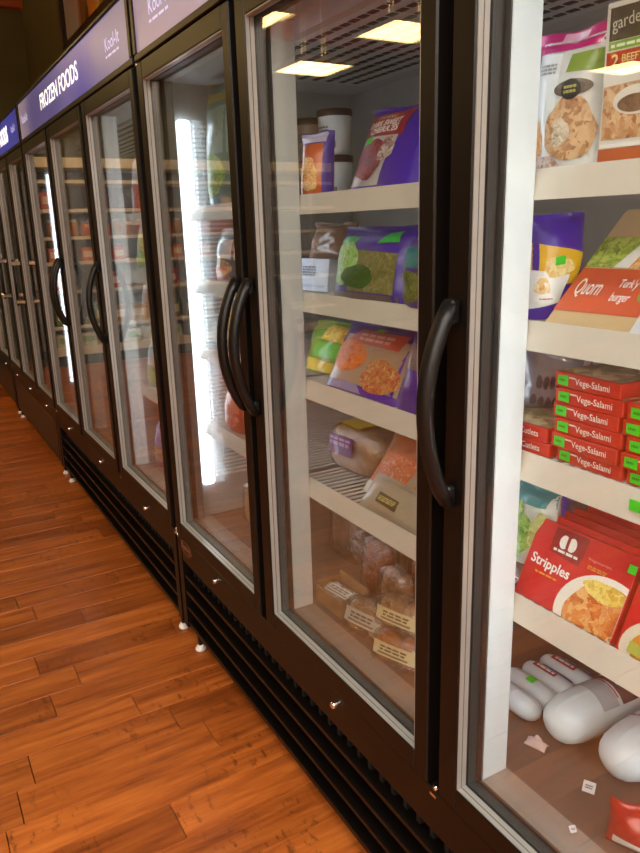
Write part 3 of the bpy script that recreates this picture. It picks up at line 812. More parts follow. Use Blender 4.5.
# second shelf
mt, W, H = frame((527, 326), (584, 326), (531, 214), .145, .245, SH[1])
o, sf = pouch('frozen_dinner_bag', mt, W * .93, H, .045, film('#4a22a0'), seed=5)
tag(o, 'purple frozen dinner bag with yellow and white panel, left of the orange box', 'frozen food bag')
patch(o, sf, [(0, .30), (.72, .34), (.92, .62), (0, .74)], film('#e6b422'), 'yellow_panel', 8)
patch(o, sf, [(0, .10), (.42, .16), (.60, .42), (0, .48)], film('#eceae4'), 'white_panel', 8, .0012)
oval(o, sf, .40, .50, .26, .10, food(('#e8c64a', '#f0e0a0', '#d89a20'), 60), 'noodle_picture', .0016, .1)
oval(o, sf, .14, .32, .11, .08, food(('#d88a28', '#f0d090', '#f4efe4'), 60), 'dish_picture', .0018, .1)
oval(o, sf, .20, .20, .16, .05, MT('#f6f4ee'), 'seal', .0016); dashes(o, sf, (.10, .19, .30, .21), MT('#c04020'), off=.0024)
sticker(o, sf, .42, .56, .09, .045)
mt, W, H = frame((544, 322), (645, 337), (628, 209), .140, .140, SH[1])
o, sf, tp, rt = carton('frozen_burger_box', mt, W, H, .045, card('#c9a878'))
tag(o, 'tilted tan and orange Quorn box on the second shelf', 'frozen food box')
rect(o, sf, 0, .11, 1, .47, card('#d0562c'), 'orange_panel', 2)
lettering(o, sf, 'Quorn', (.08, .22, .34, .38), WHITE_T, bold=.005)
lettering(o, sf, "Turk'y", (.48, .30, .66, .39), WHITE_T, bold=.01); lettering(o, sf, 'burger', (.48, .19, .66, .28), WHITE_T, bold=.01)
oval(o, sf, .79, .29, .075, .075, MT('#8aa04a'), 'seal', .0012)
patch(o, sf, [(0.0, .48), (.40, .48), (.40, .74), (0, .74)], food(('#5a7a22', '#9ab43c', '#c8cc6a', '#3a5a1a'), 70), 'salad_picture', 4)
patch(o, sf, [(.40, .48), (1, .48), (1, .76), (.40, .76)], food(('#a8402a', '#d87a4a', '#e8a83a', '#e8c8a0'), 50), 'burger_picture', 4)
patch(o, sf, [(.30, .48), (.45, .48), (.52, .74), (.44, .74)], MT('#e8e4dc'), 'plate_picture', 4, .0014)
patch(o, sf, [(.0, .75), (1, .76), (1, .97), (.0, .97)], card('#cfae84'), 'tan_panel', 3)
mt, W, H = frame((627, 334), (695, 343), (655, 290), .126, .126, SH[1])
o, sf, tp, rt = carton('frozen_food_box', mt, W, H, .05, card('#d5d6dc'))
tag(o, 'pale speckled box corner at the right photo edge, second shelf', 'frozen food box')
for i in range(5): oval(o, sf, .12 + .17 * i, .3 + .12 * (i % 3), .03, .08, MT('#9aa0a8'), 'printed_spot', .001, .2, 10)

# third shelf: flat red boxes in stacks, wrapped pack on the left
ZS = SH[2]
def red_slab(x, y, z, w, d, h, rz, label, text, stick=True, wv=0.5):
    mt = frame_xyz(x, y, z, rz); o, sf, tp, rt = carton('vege_slice_box', mt, w, h, d, card('#c8301f'))
    tag(o, label, 'frozen food box', 'flat red boxes stacked on the third shelf')
    lettering(o, sf, text, (.34, .20, .86, .78), WHITE_T, bold=.006)
    dashes(o, sf, (.24, .66, .34, .84), WHITE_T)
    patch(o, tp, [(.02, .05), (.98, .05), (.98, .95), (.02, .95)], food(('#b8a878', '#8a7a50', '#d8c8a0', '#a85a3a'), 30), 'top_picture', 3)
    if stick:
        du = .085
        patch(o, sf, [(.06, .18), (.06 + 2 * du, .14), (.06 + 2 * du, .84), (.06, .80)], M_GREEN, 'price_sticker', 2, .0014)
        dashes(o, sf, (.09, .38, .19, .66), MT('#1c8a18'), off=.0022)
    return o
pA = at(560, 462, y=.155); pB = at(630, 478, y=.155)
hb = .0225; wA = .118
xs = .104
names6 = ['lowest', 'second from the bottom', 'third from the bottom', 'fourth from the bottom', 'second from the top', 'topmost']
jit = [.006, .0, .003, -.004, .002, -.006]
for i in range(6):
    red_slab(xs + wA / 2 + jit[i], .128 + abs(jit[i]), ZS + i * hb, wA, .10, hb - .0008, -.03 + .012 * ((i * 7) % 5 - 2), 'red Vege-Salami box, %s of the six-high stack' % names6[i], 'Vege-Salami')
xs2 = xs + wA + .006
names5 = ['lowest', 'second from the bottom', 'middle one', 'second from the top', 'topmost']
for i in range(5):
    red_slab(xs2 + wA / 2 + jit[i], .127 + abs(jit[i]), ZS + i * hb, wA, .10, hb - .0008, .008 * ((i * 3) % 5 - 2), 'red Vege-Salami box, %s of the five-high stack at right' % names5[i], 'Vege-Salami')
xl = xs - .012
for i in range(2):
    red_slab(xl - wA / 2 - .004 * i + .008, .130, ZS + i * hb, wA, .10, hb - .0008, .0, 'red Veg-Cutlets box, %s of the low pair left of the tall stack' % ('lower', 'upper')[i], 'Veg-Cutlets', stick=False)
# olive-tan flat box lying on the pair, dark wrapped pack above
mt = frame_xyz(xl - .075, .24, ZS + 2 * hb, .06)
o, sf, tp, rt = carton('flat_food_box', mt, .14, .02, .12, card('#8f8458')); tag(o, 'olive tan flat box lying on the low red pair', 'frozen food box')
patch(o, tp, [(.05, .05), (.95, .05), (.95, .95), (.05, .95)], food(('#a89868', '#6a6438', '#c8b888'), 40), 'top_picture', 3)
mt, W, H = frame((519, 416), (588, 402), (527, 345), .160, .245, ZS + 2 * hb + .004)
o, sf = pouch('wrapped_food_pack', mt, W, H, .06, film('#8f8d96', rough=.15), ends='pillow', crease=1.6, seed=11)
tag(o, 'dark grey pack in shiny crinkled plastic above the red boxes', 'frozen food bag')
for k in range(8):
    oval(o, sf, .15 + .1 * (k % 4) + .04 * (k // 4), .25 + .3 * (k // 4), .045, .10, MT('#4a484f'), 'dark_spot', .0012, .05, 16)
patch(o, sf, [(.58, .05), (.70, .05), (.98, .92), (.86, .95)], film('#c9c7cc', rough=.1), 'clear_seam', 6, .0025)

# fourth shelf: red boxes filed behind each other
ZS = SH[3]
mt0, W, H = frame((515, 604), (612, 650), (543, 517), .128, .128, ZS)
def red_meal(mt, W, H, D, label, front, name='breakfast_strip_box'):
    o, sf, tp, rt = carton(name, mt, W, H, D, card('#c81f24')); tag(o, label, 'frozen food box', 'red boxes filed on the fourth shelf')
    rect(o, tp, .02, .06, .98, .2, card('#d8888a'), 'top_stripe', 2)
    if front:
        patch(o, sf, [(.20, .66), (.52, .62), (.54, .97), (.20, .97)], card('#8f1a22'), 'brand_panel', 3)
        oval(o, sf, .32, .82, .045, .085, WHITE_T, 'logo', .0016); oval(o, sf, .40, .82, .045, .085, WHITE_T, 'logo', .0016)
        rect(o, sf, .345, .76, .375, .93, card('#8f1a22'), 'logo_slot', 2, .0022)
        dashes(o, sf, (.24, .68, .50, .73), WHITE_T)
        lettering(o, sf, 'Vegetarian', (.58, .74, .80, .78), MT('#e8b0a8'), bold=.0); dashes(o, sf, (.60, .65, .78, .70), MT('#e0a030'), 2)
        lettering(o, sf, 'Stripples', (.06, .40, .47, .56), WHITE_T, bold=.02, rot=-.04, aspect=W / H); dashes(o, sf, (.14, .345, .38, .38), MT('#e8a030'))
        # plate, only the part on the panel
        plate_c, pr_ = (.86, .14), (.44, .52)
        def clip(u, v, off): return sf(min(.995, max(.005, u)), min(.99, max(.005, v)), off)
        oval(o, clip, *plate_c, *pr_, MT('#e9e4da'), 'plate_picture', .0010, seg=40)
        oval(o, clip, .88, .13, .37, .44, food(('#a83a1c', '#d8803a', '#e8b878', '#c8602c'), 42), 'strips_picture', .0018, .03, 40)
        oval(o, clip, .82, .48, .20, .11, food(('#e8c84a', '#f0dc80', '#c8a030'), 60), 'egg_picture', .0024, .06)
        patch(o, sf, [(.93, .80), (1, .80), (1, .90), (.93, .90)], M_GREEN, 'price_sticker', 2, .0014)
    return o
D0 = .023
word = ['front', 'second', 'third', 'fourth', 'fifth', 'sixth', 'seventh']
for i in range(7):
    mt = Matrix.Translation(Vector((0.004 * ((i * 5) % 3 - 1), i * (D0 + .0012) / max(.5, abs(mt0[1][1])), 0))) @ mt0
    red_meal(mt, W, H * (1 - .006 * (i % 2)), D0, 'red Stripples box with bacon strips plate, foremost of the left file' if i == 0 else 'red box, %s from the front in the left file on fourth shelf' % word[i], i == 0)
b2 = mt0 @ Vector((W / 2 + .006, 0, 0))
for i in range(3):
    mt = mt0.copy(); mt.translation = mt0 @ Vector((W + .006, -.004, 0)) + Vector((0, i * (D0 + .0012) / max(.5, abs(mt0[1][1])), 0)); mt.translation.z = ZS
    o = red_meal(mt, W, H * .98, D0, 'red box with pale bowl, foremost of the right file at photo edge' if i == 0 else 'red box, %s from the front in the right file on fourth shelf' % word[i], False)
    if i == 0:
        sfr = lambda u, v, off=0.0: Vector(((u - .5) * W, -off, v * H * .98))
        clipr = lambda u, v, off=0.0: sfr(min(.995, max(.005, u)), min(.99, max(.005, v)), off)
        oval(o, clipr, .42, .12, .40, .40, MT('#d8cdb8'), 'bowl_picture', .001, seg=40); oval(o, clipr, .44, .10, .33, .32, food(('#a8641c', '#d89030', '#7a4418'), 30), 'soup_picture', .0016, .03, 40)
        patch(o, clipr, [(.10, .05), (.22, .04), (.22, .16), (.10, .17)], MT('#a8b04a'), 'garnish_picture', 2, .0024)
# behind the red boxes: green vegetable bag and a purple bag
mt, W, H = frame((503, 588), (541, 606), (514, 486), .175, .175, ZS)
o, sf = pouch('frozen_vegetable_bag', mt, W, H * 1.12, .07, film('#c8cfc0'), seed=8); tag(o, 'clear bag of green vegetables behind the red boxes, teal top', 'frozen food bag')
rect(o, sf, 0, .80, 1, 1, film('#1f8a8c'), 'top_band', 8); oval(o, sf, .40, .50, .36, .30, food(('#2f6a1c', '#6aa83a', '#a8cc6a', '#4a8a28'), 60), 'vegetable_picture', .0016, .12)
oval(o, sf, .85, .55, .14, .2, food(('#8aa44a', '#d8d4a0'), 60), 'vegetable_picture', .0018, .1); patch(o, sf, [(0, .02), (1, .02), (1, .22), (0, .18)], film('#5a4030'), 'bottom_band', 6)
mt, W, H = frame((556, 570), (600, 580), (560, 486), .33, .34, ZS)
o, sf = pouch('frozen_vegetable_bag', mt, W, H * 1.1, .06, film('#4a2a9c'), seed=9); tag(o, 'deep purple bag standing behind the red boxes', 'frozen food bag')
rect(o, sf, .3, .5, .75, .8, film('#3a3a44'), 'label_panel')

# bottom deck: white rolls
def chub(p0, p1, r, label, band=None, labelled=True, mat=None):
    a, b = Vector(p0), Vector(p1); L = (b - a).length; d = (b - a).normalized()
    n = Vector((0, 0, 1)); s_ = d.cross(n).normalized(); n = s_.cross(d)
    mt = Matrix(((d.x, s_.x, n.x, a.x), (d.y, s_.y, n.y, a.y), (d.z, s_.z, n.z, a.z), (0, 0, 0, 1)))
    def rad(t):
        return r * max(.0004, 1 - abs(2 * t - 1) ** 5) ** .5
    mb = MB(); N, S = 20, 22
    def fn(u, v):
        t = .5 - .5 * math.cos(math.pi * v); th = 2 * math.pi * u; rr = rad(t) * (1 + .02 * math.sin(3 * th + 9 * t))
        return (t * L, rr * math.sin(th), rr * math.cos(th))
    mb.grid(fn, S, N, flip=True)
    o = mb.build('tofu_sausage_roll', mat or plain('#d6dadb', rough=.28, coat=.2, bump=.15, bscale=30)); o.matrix_world = mt
    tag(o, label, 'food roll', 'white food rolls on the freezer deck')
    def surf(u, v, off=0.0):     # u along the length, v around from the front (0) over the top (1)
        th = math.pi * (.75 - 1.1 * v); rr = rad(u) * 1.02 + off
        return Vector((u * L, -rr * math.sin(th) * -1 if False else -rr * math.sin(th), rr * math.cos(th)))
    if labelled:
        rect(o, surf, .30, .45, .85, .62, MT('#3a4a8c'), 'blue_band', 8, .0012); rect(o, surf, .20, .64, .62, .78, MT('#a83038'), 'red_band', 8, .0012)
        dashes(o, surf, (.26, .66, .60, .76), WHITE_T, off=.002)
        dashes(o, surf, (.36, .48, .80, .58), WHITE_T, off=.002)
    return o, surf
ZD = LINER_Z0
rB = .046
c1, sf1 = chub((.068, .212, ZD + rB), (.084, .43, ZD + rB), rB, 'large white roll with dark printed end, front of the deck', labelled=False)
rect(c1, sf1, .40, .15, .58, .98, MT('#a9abad'), 'grey_print', 8, .001); rect(c1, sf1, .62, .10, .95, .98, MT('#4a3a40'), 'dark_print', 8, .001)
dashes(c1, sf1, (.66, .35, .90, .80), MT('#d8d0d0'), 4, off=.002); rect(c1, sf1, .585, .2, .60, .9, MT('#b03a40'), 'red_line', 8, .0014)
c2, sf2 = chub((.186, .222, ZD + .048), (.192, .46, ZD + .048), .048, 'large white roll with green price sticker, right edge of the deck', labelled=False)
patch(c2, sf2, [(.35, .28), (.60, .28), (.60, .62), (.35, .62)], MT('#e4dcdc'), 'label_panel', 6, .001); patch(c2, sf2, [(.36, .30), (.39, .30), (.39, .60), (.36, .60)], MT('#a83038'), 'red_line', 3, .0016)
patch(c2, sf2, [(.36, .08), (.56, .08), (.56, .22), (.36, .22)], M_GREEN, 'price_sticker', 3, .0016)
rS = .0235
for i, (xa, xb, y, lab) in enumerate([
    (-.115, .018, .236, 'plain white roll lowest at left, against the white post'),
    (-.115, .015, .285, 'plain white roll with green dot, second from the front'),
    (-.112, .022, .334, 'white roll with red and blue label, nearer of the labelled two'),
    (-.110, .030, .383, 'white roll with red and blue label, farthest back on the deck')]):
    c, sfc = chub((xa, y, ZD + rS), (xb, y + .004, ZD + rS), rS, lab, labelled=i > 1)
    if i == 1: patch(c, sfc, [(.45, .60), (.60, .60), (.60, .80), (.45, .80)], M_GREEN, 'price_sticker', 3, .0016)
# loose tags and scraps on the deck
def scrap(u, v, w, h, rz, mat, label, name='price_tag', lean=.9):
    p = at(u, v, z=ZD + .001); mb = MB(); mb.box(-w / 2, w / 2, 0, .0012, 0, h); o = mb.build(name, mat); o.matrix_world = frame_xyz(p.x, p.y, ZD, rz, lean)
    tag(o, label, 'price tag'); dashes(o, lambda a, b, off=0.0: Vector(((a - .5) * w, -off, b * h)), (.2, .3, .8, .7), MT('#50484a'), 2); return o
scrap(588, 792, .02, .018, .5, MT('#cfc8c4'), 'small pale price tag dropped on the deck, larger')
scrap(574, 832, .011, .010, 1.2, MT('#cfc8c4'), 'tiny pale paper scrap near the deck sill')
p = at(530, 742, z=ZD + .01); o, sf = pouch('torn_wrapper', frame_xyz(p.x + .005, .19, ZD, .3, 1.2), .04, .02, .012, film('#c8a8a0'), ends='pillow', crease=2, seed=31, nu=8, nv=6); tag(o, 'crumpled pale wrapper beside the white post on the deck', 'wrapper')
p = at(637, 812, z=ZD)
o, sf = pouch('red_food_pack', frame_xyz(p.x + .055, .15, ZD, .5, .2), .10, .07, .05, film('#a8281e'), ends='pillow', seed=32); tag(o, 'red food pack on the deck at the right photo edge', 'frozen food bag')
rect(o, sf, .1, .05, .6, .3, film('#d8d0c8'), 'white_panel')

# ================================================================== frozen food, nearest freezer, middle door
# top shelf
mt, W, H = frame((346, 188), (416, 183), (371, 116), .150, .150, SH[0])
o, sf = pouch('frozen_cherry_bag', mt, W, H * 1.08, .06, film('#4a28a4'), seed=41)
tag(o, 'purple bag of organic dark sweet cherries leaning on the top shelf', 'frozen food bag')
patch(o, sf, [(.02, .04), (.55, .02), (.72, .90), (.06, .88)], film('#b9b3b4'), 'pale_panel', 8)
patch(o, sf, [(.06, .58), (.70, .56), (.74, .90), (.08, .88)], film('#9a1f2c'), 'red_panel', 8, .0013)
lettering(o, sf, 'ORGANIC', (.22, .80, .50, .85), MT('#e8c8a0'), bold=.01); lettering(o, sf, 'DARK SWEET', (.14, .70, .62, .78), WHITE_T, bold=.03); lettering(o, sf, 'CHERRIES', (.20, .61, .62, .69), WHITE_T, bold=.03)
oval(o, sf, .32, .32, .26, .22, food(('#3a0a14', '#6a1420', '#a82030', '#24060c'), 80), 'cherry_picture', .002, .08)
oval(o, sf, .56, .40, .10, .14, food(('#d8d4cc', '#7a1a24', '#e8e4dc'), 70), 'bowl_picture', .0024, .1)
sticker(o, sf, .24, .54, .07, .045)
mt, W, H = frame((300, 203), (331, 194), (301, 133), .135, .175, SH[0])
o, sf = pouch('frozen_fruit_bag', mt, W, H, .05, film('#4a2a9a'), seed=42); tag(o, 'orange frozen fruit bag with purple side, left end of top shelf', 'frozen food bag')
patch(o, sf, [(0, .02), (.78, .02), (.80, .80), (0, .80)], film('#d0602c'), 'orange_panel', 8); rect(o, sf, 0, .82, .85, .98, film('#cfc4dc'), 'top_band', 8)
oval(o, sf, .35, .32, .34, .26, food(('#f0a030', '#ffe8a0', '#e87820', '#fff4d8'), 70), 'fruit_glare_picture', .002, .1)  # yellow-white glare of the light strip mixed into the fruit colours
def pint(x, y, z, label, r=.043, h=.108, body='#d8d8d4', lid='#4a3028'):
    q = MB(); q.lathe([(r * .82, 0), (r * .84, .002), (r, h * .86), (r, h * .87)], seg=22); o = q.build('ice_cream_tub', plain(body, rough=.4)); o.location = (x, y, z)
    q = MB(); q.lathe([(r * 1.04, h * .84), (r * 1.06, h * .86), (r * 1.06, h * .985), (r * .98, h)], seg=22); q.build('lid', plain(lid, rough=.4), o)
    sfp = lambda u, v, off=0.0: Vector((math.sin((u - .5) * 2.4) * (r * (.84 + .16 * v / .86) + off), -math.cos((u - .5) * 2.4) * (r * (.84 + .16 * v / .86) + off), v * h))
    rect(o, sfp, .05, .15, .95, .30, plain('#8a7a70', rough=.4), 'label_band', 10, .0006)
    dashes(o, sfp, (.30, .42, .75, .64), MT('#6a6a68'), 3, off=.0012)
    tag(o, label, 'ice cream tub', 'ice cream tubs on the top shelf'); return o
pz = SH[0]
pa = at(331, 128, y=.34); pint(pa.x + .02, .34, pz, 'white ice cream tub with brown lid, lower of the right-hand pair')
pint(pa.x + .018, .34, pz + .109, 'white ice cream tub with brown lid, on top of the right-hand pair')
pa2 = at(306, 128, y=.36); pint(pa2.x + .02, .36, pz, 'tan ice cream tub, lower of the pair half behind the post', body='#a88a74')
pint(pa2.x + .02, .36, pz + .109, 'tan ice cream tub, upper of the pair half behind the post', body='#a88a74')

# second shelf
Z2 = SH[1]
mt, W, H = frame((299, 296), (327, 293), (301, 258), .165, .175, Z2)
o, sf, tp, rt = carton('white_food_box', mt, W, H, .14, card('#b9bdc8')); tag(o, 'pale blue white box at the left end of the second shelf', 'frozen food box')
dashes(o, sf, (.12, .45, .58, .78), MT('#5a5f70'), 4); rect(o, sf, .1, .12, .9, .2, card('#a0a4b4'), 'label_band')
mt = mt.copy(); bx_ = mt.translation
o, sf = pouch('brown_food_pack', frame_xyz(bx_.x + .03, bx_.y + .02, Z2 + H + .001, .1, .35), .16, .085, .05, film('#7a5f52', rough=.2), ends='pillow', seed=43, crease=1.5); tag(o, 'brown vacuum pack lying on the pale blue box', 'frozen food bag')
mt, W, H = frame((331, 300), (401, 304), (341, 226), .135, .135, Z2)
o, sf = pouch('frozen_bean_bag', mt, W, H, .07, film('#4a2a9c'), seed=44); tag(o, 'purple bag picturing green beans and peas on the second shelf', 'frozen food bag')
oval(o, sf, .24, .48, .22, .30, food(('#dfe8d4', '#7ab83a', '#b4dc84', '#4a8a24'), 85), 'bean_picture', .0018, .05)
patch(o, sf, [(.36, .10), (.92, .10), (.92, .62), (.42, .66)], food(('#4a5028', '#8a8048', '#6a7040', '#a89868'), 75), 'vegetable_picture', 8, .0014)
oval(o, sf, .48, .30, .22, .16, food(('#1f3a14', '#3f6a24', '#2a4a18'), 110), 'pea_picture', .0022, .06)
patch(o, sf, [(.08, .76), (.34, .74), (.40, .84), (.16, .86)], film('#3ab04a'), 'green_flash', 5, .0016); patch(o, sf, [(.68, .74), (.90, .76), (.88, .92), (.76, .88)], film('#3ab04a'), 'green_flash', 5, .0016)
rect(o, sf, .02, .0, .96, .08, film('#6a5a58'), 'bottom_band', 8)
mt, W, H = frame((402, 304), (445, 307), (404, 240), .130, .130, Z2)
o, sf = pouch('frozen_bean_bag', mt, W, H, .07, film('#5a3a9a'), seed=45); tag(o, 'purple and teal vegetable bag half behind the door frame', 'frozen food bag')
rect(o, sf, .05, .60, .95, .90, film('#1f7a80'), 'teal_panel', 8); oval(o, sf, .4, .32, .32, .24, food(('#3a4a1c', '#6a7030', '#8a8a4a'), 80), 'vegetable_picture', .0016, .05)

# third shelf
Z3 = SH[2]
mt, W, H = frame((304, 386), (342, 394), (314, 318), .190, .205, Z3)
o, sf = pouch('frozen_corn_bag', mt, W, H, .06, film('#6a8a30'), seed=46); tag(o, 'yellow and green vegetable bag at the left end, third shelf', 'frozen food bag')
patch(o, sf, [(.45, .62), (1, .60), (1, .92), (.55, .92)], food(('#d8a82c', '#f0d060', '#a86a1c'), 60), 'corn_picture', 6, .0016); patch(o, sf, [(.35, .28), (1, .30), (1, .58), (.40, .56)], film('#58b43c'), 'green_panel', 6, .0014); patch(o, sf, [(0, .02), (.9, .02), (.9, .20), (0, .26)], film('#d8b440'), 'yellow_band', 6, .0014)
mt, W, H = frame((322, 386), (396, 408), (349, 318), .132, .132, Z3)
o, sf = pouch('stir_fry_bag', mt, W, H * 1.02, .06, film('#43209c'), seed=47); tag(o, 'purple stir-fry bag picturing two round dishes, third shelf', 'frozen food bag')
patch(o, sf, [(.10, .12), (.97, .10), (.97, .78), (.14, .76)], film('#a89078'), 'tan_panel', 8, .001); patch(o, sf, [(.20, .66), (.86, .64), (.88, .86), (.30, .86)], film('#b84a3c'), 'red_panel', 8, .0016)
dashes(o, sf, (.34, .69, .76, .82), MT('#d8a090'), 2, off=.0026)
oval(o, sf, .30, .46, .24, .22, food(('#c85a1c', '#e88a34', '#d86a24', '#a83a14'), 75), 'dish_picture', .0022, .04); oval(o, sf, .76, .28, .20, .22, food(('#7a4a24', '#c88a4a', '#a82a1c', '#e0c080'), 75), 'dish_picture', .0022, .04)
patch(o, sf, [(.18, .01), (.62, .01), (.56, .11), (.22, .11)], film('#9a96c8', rough=.12), 'painted_sheen', 5, .0016); sticker(o, sf, .52, .88, .05, .03)  # first patch paints a pale sheen along the bag's lower edge
mt, W, H = frame((396, 406), (444, 421), (411, 330), .136, .130, Z3)
o, sf = pouch('stir_fry_bag', mt, W, H, .06, film('#43209c'), seed=48); tag(o, 'deep purple bag half hidden by the door frame, third shelf', 'frozen food bag')
patch(o, sf, [(.02, .55), (.6, .52), (.6, .85), (.1, .86)], film('#7a6a68'), 'grey_panel', 6)

# fourth shelf
Z4 = SH[3]
def loaf(mt, L, w, h, label, crust='#9a6a44', seed=1):
    def fn(u, v):
        t = v; th = 2 * math.pi * u; c, s_ = math.cos(th), math.sin(th)
        ex = max(.02, 1 - abs(2 * t - 1) ** 5) ** .5
        px = math.copysign(abs(c) ** .6, c) * w / 2 * ex; pz_ = math.copysign(abs(s_) ** .6, s_) * h / 2 * ex
        return ((t - .5) * L, px, pz_ + h / 2)
    mb = MB(); mb.grid(fn, 20, 16, flip=True); o = mb.build('bread_loaf', food((crust, '#b98a5c', '#c8a074'), 40)); o.matrix_world = mt
    tag(o, label, 'bread')
    q = MB(); q.grid(lambda u, v: tuple(Vector(fn(u, v)) * 1.06 + Vector((0, 0, -.03 * h))), 20, 16, flip=True); q.build('clear_bag', M_CLEAR, o)
    def surf(u, v, off=0.0):
        th = math.pi * (1.25 - 1.0 * v); c, s_ = math.cos(th), math.sin(th)
        ex = max(.02, 1 - abs(2 * u - 1) ** 5) ** .5
        return Vector(((u - .5) * L, math.copysign(abs(c) ** .6, c) * (w / 2 * 1.07 * ex + off), math.copysign(abs(s_) ** .6, s_) * (h / 2 * 1.07 * ex + off) + h * .5))
    return o, surf
p = at(312, 470, z=Z4 + .004)
o, sfl = loaf(frame_xyz(p.x + .075, p.y + .115, Z4 + .003, .10), .20, .12, .115, 'bagged brown loaf with yellow band and purple tag, fourth shelf')
patch(o, sfl, [(.05, .66), (.62, .60), (.70, .82), (.05, .88)], film('#d8b420'), 'yellow_label', 8, .003); patch(o, sfl, [(.14, .24), (.64, .24), (.64, .40), (.14, .40)], film('#5a2468'), 'purple_label', 8, .003)
dashes(o, sfl, (.18, .27, .60, .37), MT('#b890b8'), 2, off=.005)
# orange and white bag lying back
mt, W, H = frame((360, 480), (434, 508), (394, 428), .182, .182, Z4)
o, sf = pouch('frozen_fries_bag', mt, W, H * 1.05, .05, film('#b9a890'), ends='pillow', seed=49, crease=1.4); tag(o, 'crinkled orange and white bag of fries, fourth shelf', 'frozen food bag')
patch(o, sf, [(.02, .62), (1, .60), (1, .96), (.06, .96)], film('#c86a2c'), 'orange_panel', 8); patch(o, sf, [(.05, .18), (.55, .16), (.62, .62), (.10, .62)], food(('#b83a1c', '#e8884a', '#d85a2c', '#f0c8a8'), 80), 'fries_picture', 8, .0014)
patch(o, sf, [(.0, .0), (.50, .0), (.36, .15), (.02, .17)], film('#dcd6cc'), 'white_corner', 6, .0016); patch(o, sf, [(.62, .14), (1, .16), (1, .36), (.66, .34)], food(('#7a8a34', '#d88a3c', '#c8c08a'), 60), 'vegetable_picture', 6, .0016)
# flat cream pack at the front
mt, W, H = frame((357, 506), (430, 543), (372, 478), .126, .126, Z4)
o, sf = pouch('cream_food_pack', mt, W, H * 1.3, .03, film('#a89c86'), ends='pillow', seed=50, crease=.8); tag(o, 'cream flat pack with dark green label, front of fourth shelf', 'frozen food bag')
patch(o, sf, [(.22, .28), (.52, .24), (.52, .52), (.22, .56)], film('#4a4a28'), 'green_label', 5); dashes(o, sf, (.25, .34, .49, .48), MT('#c8b870'), 3, off=.002)

# bottom deck of the middle door: cardboard tray, buns, rolls
def tray(x0, x1, y0, y1, z, h, label):
    cx, cy = (x0 + x1) / 2, (y0 + y1) / 2; w, d = (x1 - x0) / 2, (y1 - y0) / 2; t = .004
    r = empty('cardboard_tray', (cx, cy, z)); tag(r, label, 'cardboard tray')
    q = MB(); q.box(-w, w, -d, d, 0, t); q.build('base', M_CARDB, r)
    for nm, a in (('front_wall', (-w, w, -d, -d + t, t, h)), ('back_wall', (-w, w, d - t, d, t, h * 1.5)), ('side_wall', (-w, -w + t, -d + t, d - t, t, h * 1.25)), ('side_wall', (w - t, w, -d + t, d - t, t, h * 1.25))):
        q = MB(); q.box(*a); q.build(nm, M_CARDB, r)
    return r
pT = at(318, 600, z=ZD); pT2 = at(354, 622, z=ZD)
tx0 = pT.x; ty = (pT.y + pT2.y) / 2
tray(-.632, -.506, .128, .205, ZD, .042, 'low brown cardboard tray at the left of the middle deck')
def bun_pack(name, mt, n, L, r, label, colr, band=None, standing=False, cat='bread', rows=1):
    """rolls side by side in a clear bag"""
    root = empty(name); root.matrix_world = mt; tag(root, label, cat)
    me = MB()
    def prof(u, v):
        t = v; th = 2 * math.pi * u; rr = r * max(.05, 1 - abs(2 * t - 1) ** 3.2) ** .5
        return (rr * math.cos(th), rr * .92 * math.sin(th) + r, t * L)
    me.grid(prof, 14, 12); mesh = me.mesh('roll'); mesh.materials.append(food(colr, 45))
    for k in range(n):
        for j in range(rows):
            o = link('roll', mesh, root); o.location = ((k - (n - 1) / 2) * r * 1.9, j * r * 1.8, 0)
    W2 = n * r * .95 + .006; D2 = rows * r * 1.8 + .012
    def bag(u, v):
        th = 2 * math.pi * u; c, s_ = math.cos(th), math.sin(th); k = 1 if v < .86 else max(.12, 1 - (v - .86) / .14)
        k *= .55 + .45 * min(1, v / .12)
        return (math.copysign(abs(c) ** .55, c) * W2 * k * (1 + .02 * math.sin(19 * v + 5 * u)), math.copysign(abs(s_) ** .55, s_) * D2 * .55 * k + r * (1 + .9 * (rows - 1)), -.004 + v * (L * 1.16))
    q = MB(); q.grid(bag, 24, 16); q.build('clear_bag', M_CLEAR, root)
    if band:
        sfb = lambda u, v, off=0.0: Vector(((u - .5) * 2 * W2 * .94, -D2 * .55 + r * (1 + .9 * (rows - 1)) - off + .012 * abs(2 * u - 1) ** 4, v * L))
        rect(root, sfb, .08, .30, .92, .72, film(band), 'label_panel', 8, .001); dashes(root, sfb, (.24, .46, .76, .66), MT('#6a5a4a'), 2, off=.002); rect(root, sfb, .2, .36, .8, .42, MT('#7a6a58'), 'small_print', 2, .0018)
    return root
TAN = ('#8a5630', '#b07a48', '#c89a68'); PALE = ('#b08a60', '#d0b088', '#c09a70'); RUST = ('#7a3a20', '#a05a34', '#8a4a2a')
bun_pack('hot_dog_bun_pack', frame_xyz(-.57, .135, ZD + .022, .15, 1.15), 3, .06, .021, 'hot dog buns with white label lying in the cardboard tray', TAN, '#c4beb0')
# clear bagged loaf standing behind the tray
bun_pack('bagel_bag', frame_xyz(-.78, .30, ZD, .1, .05), 2, .20, .042, 'tall clear bag of pale rolls behind the cardboard tray', ('#6a5040', '#8a6a54', '#7a5a48'))
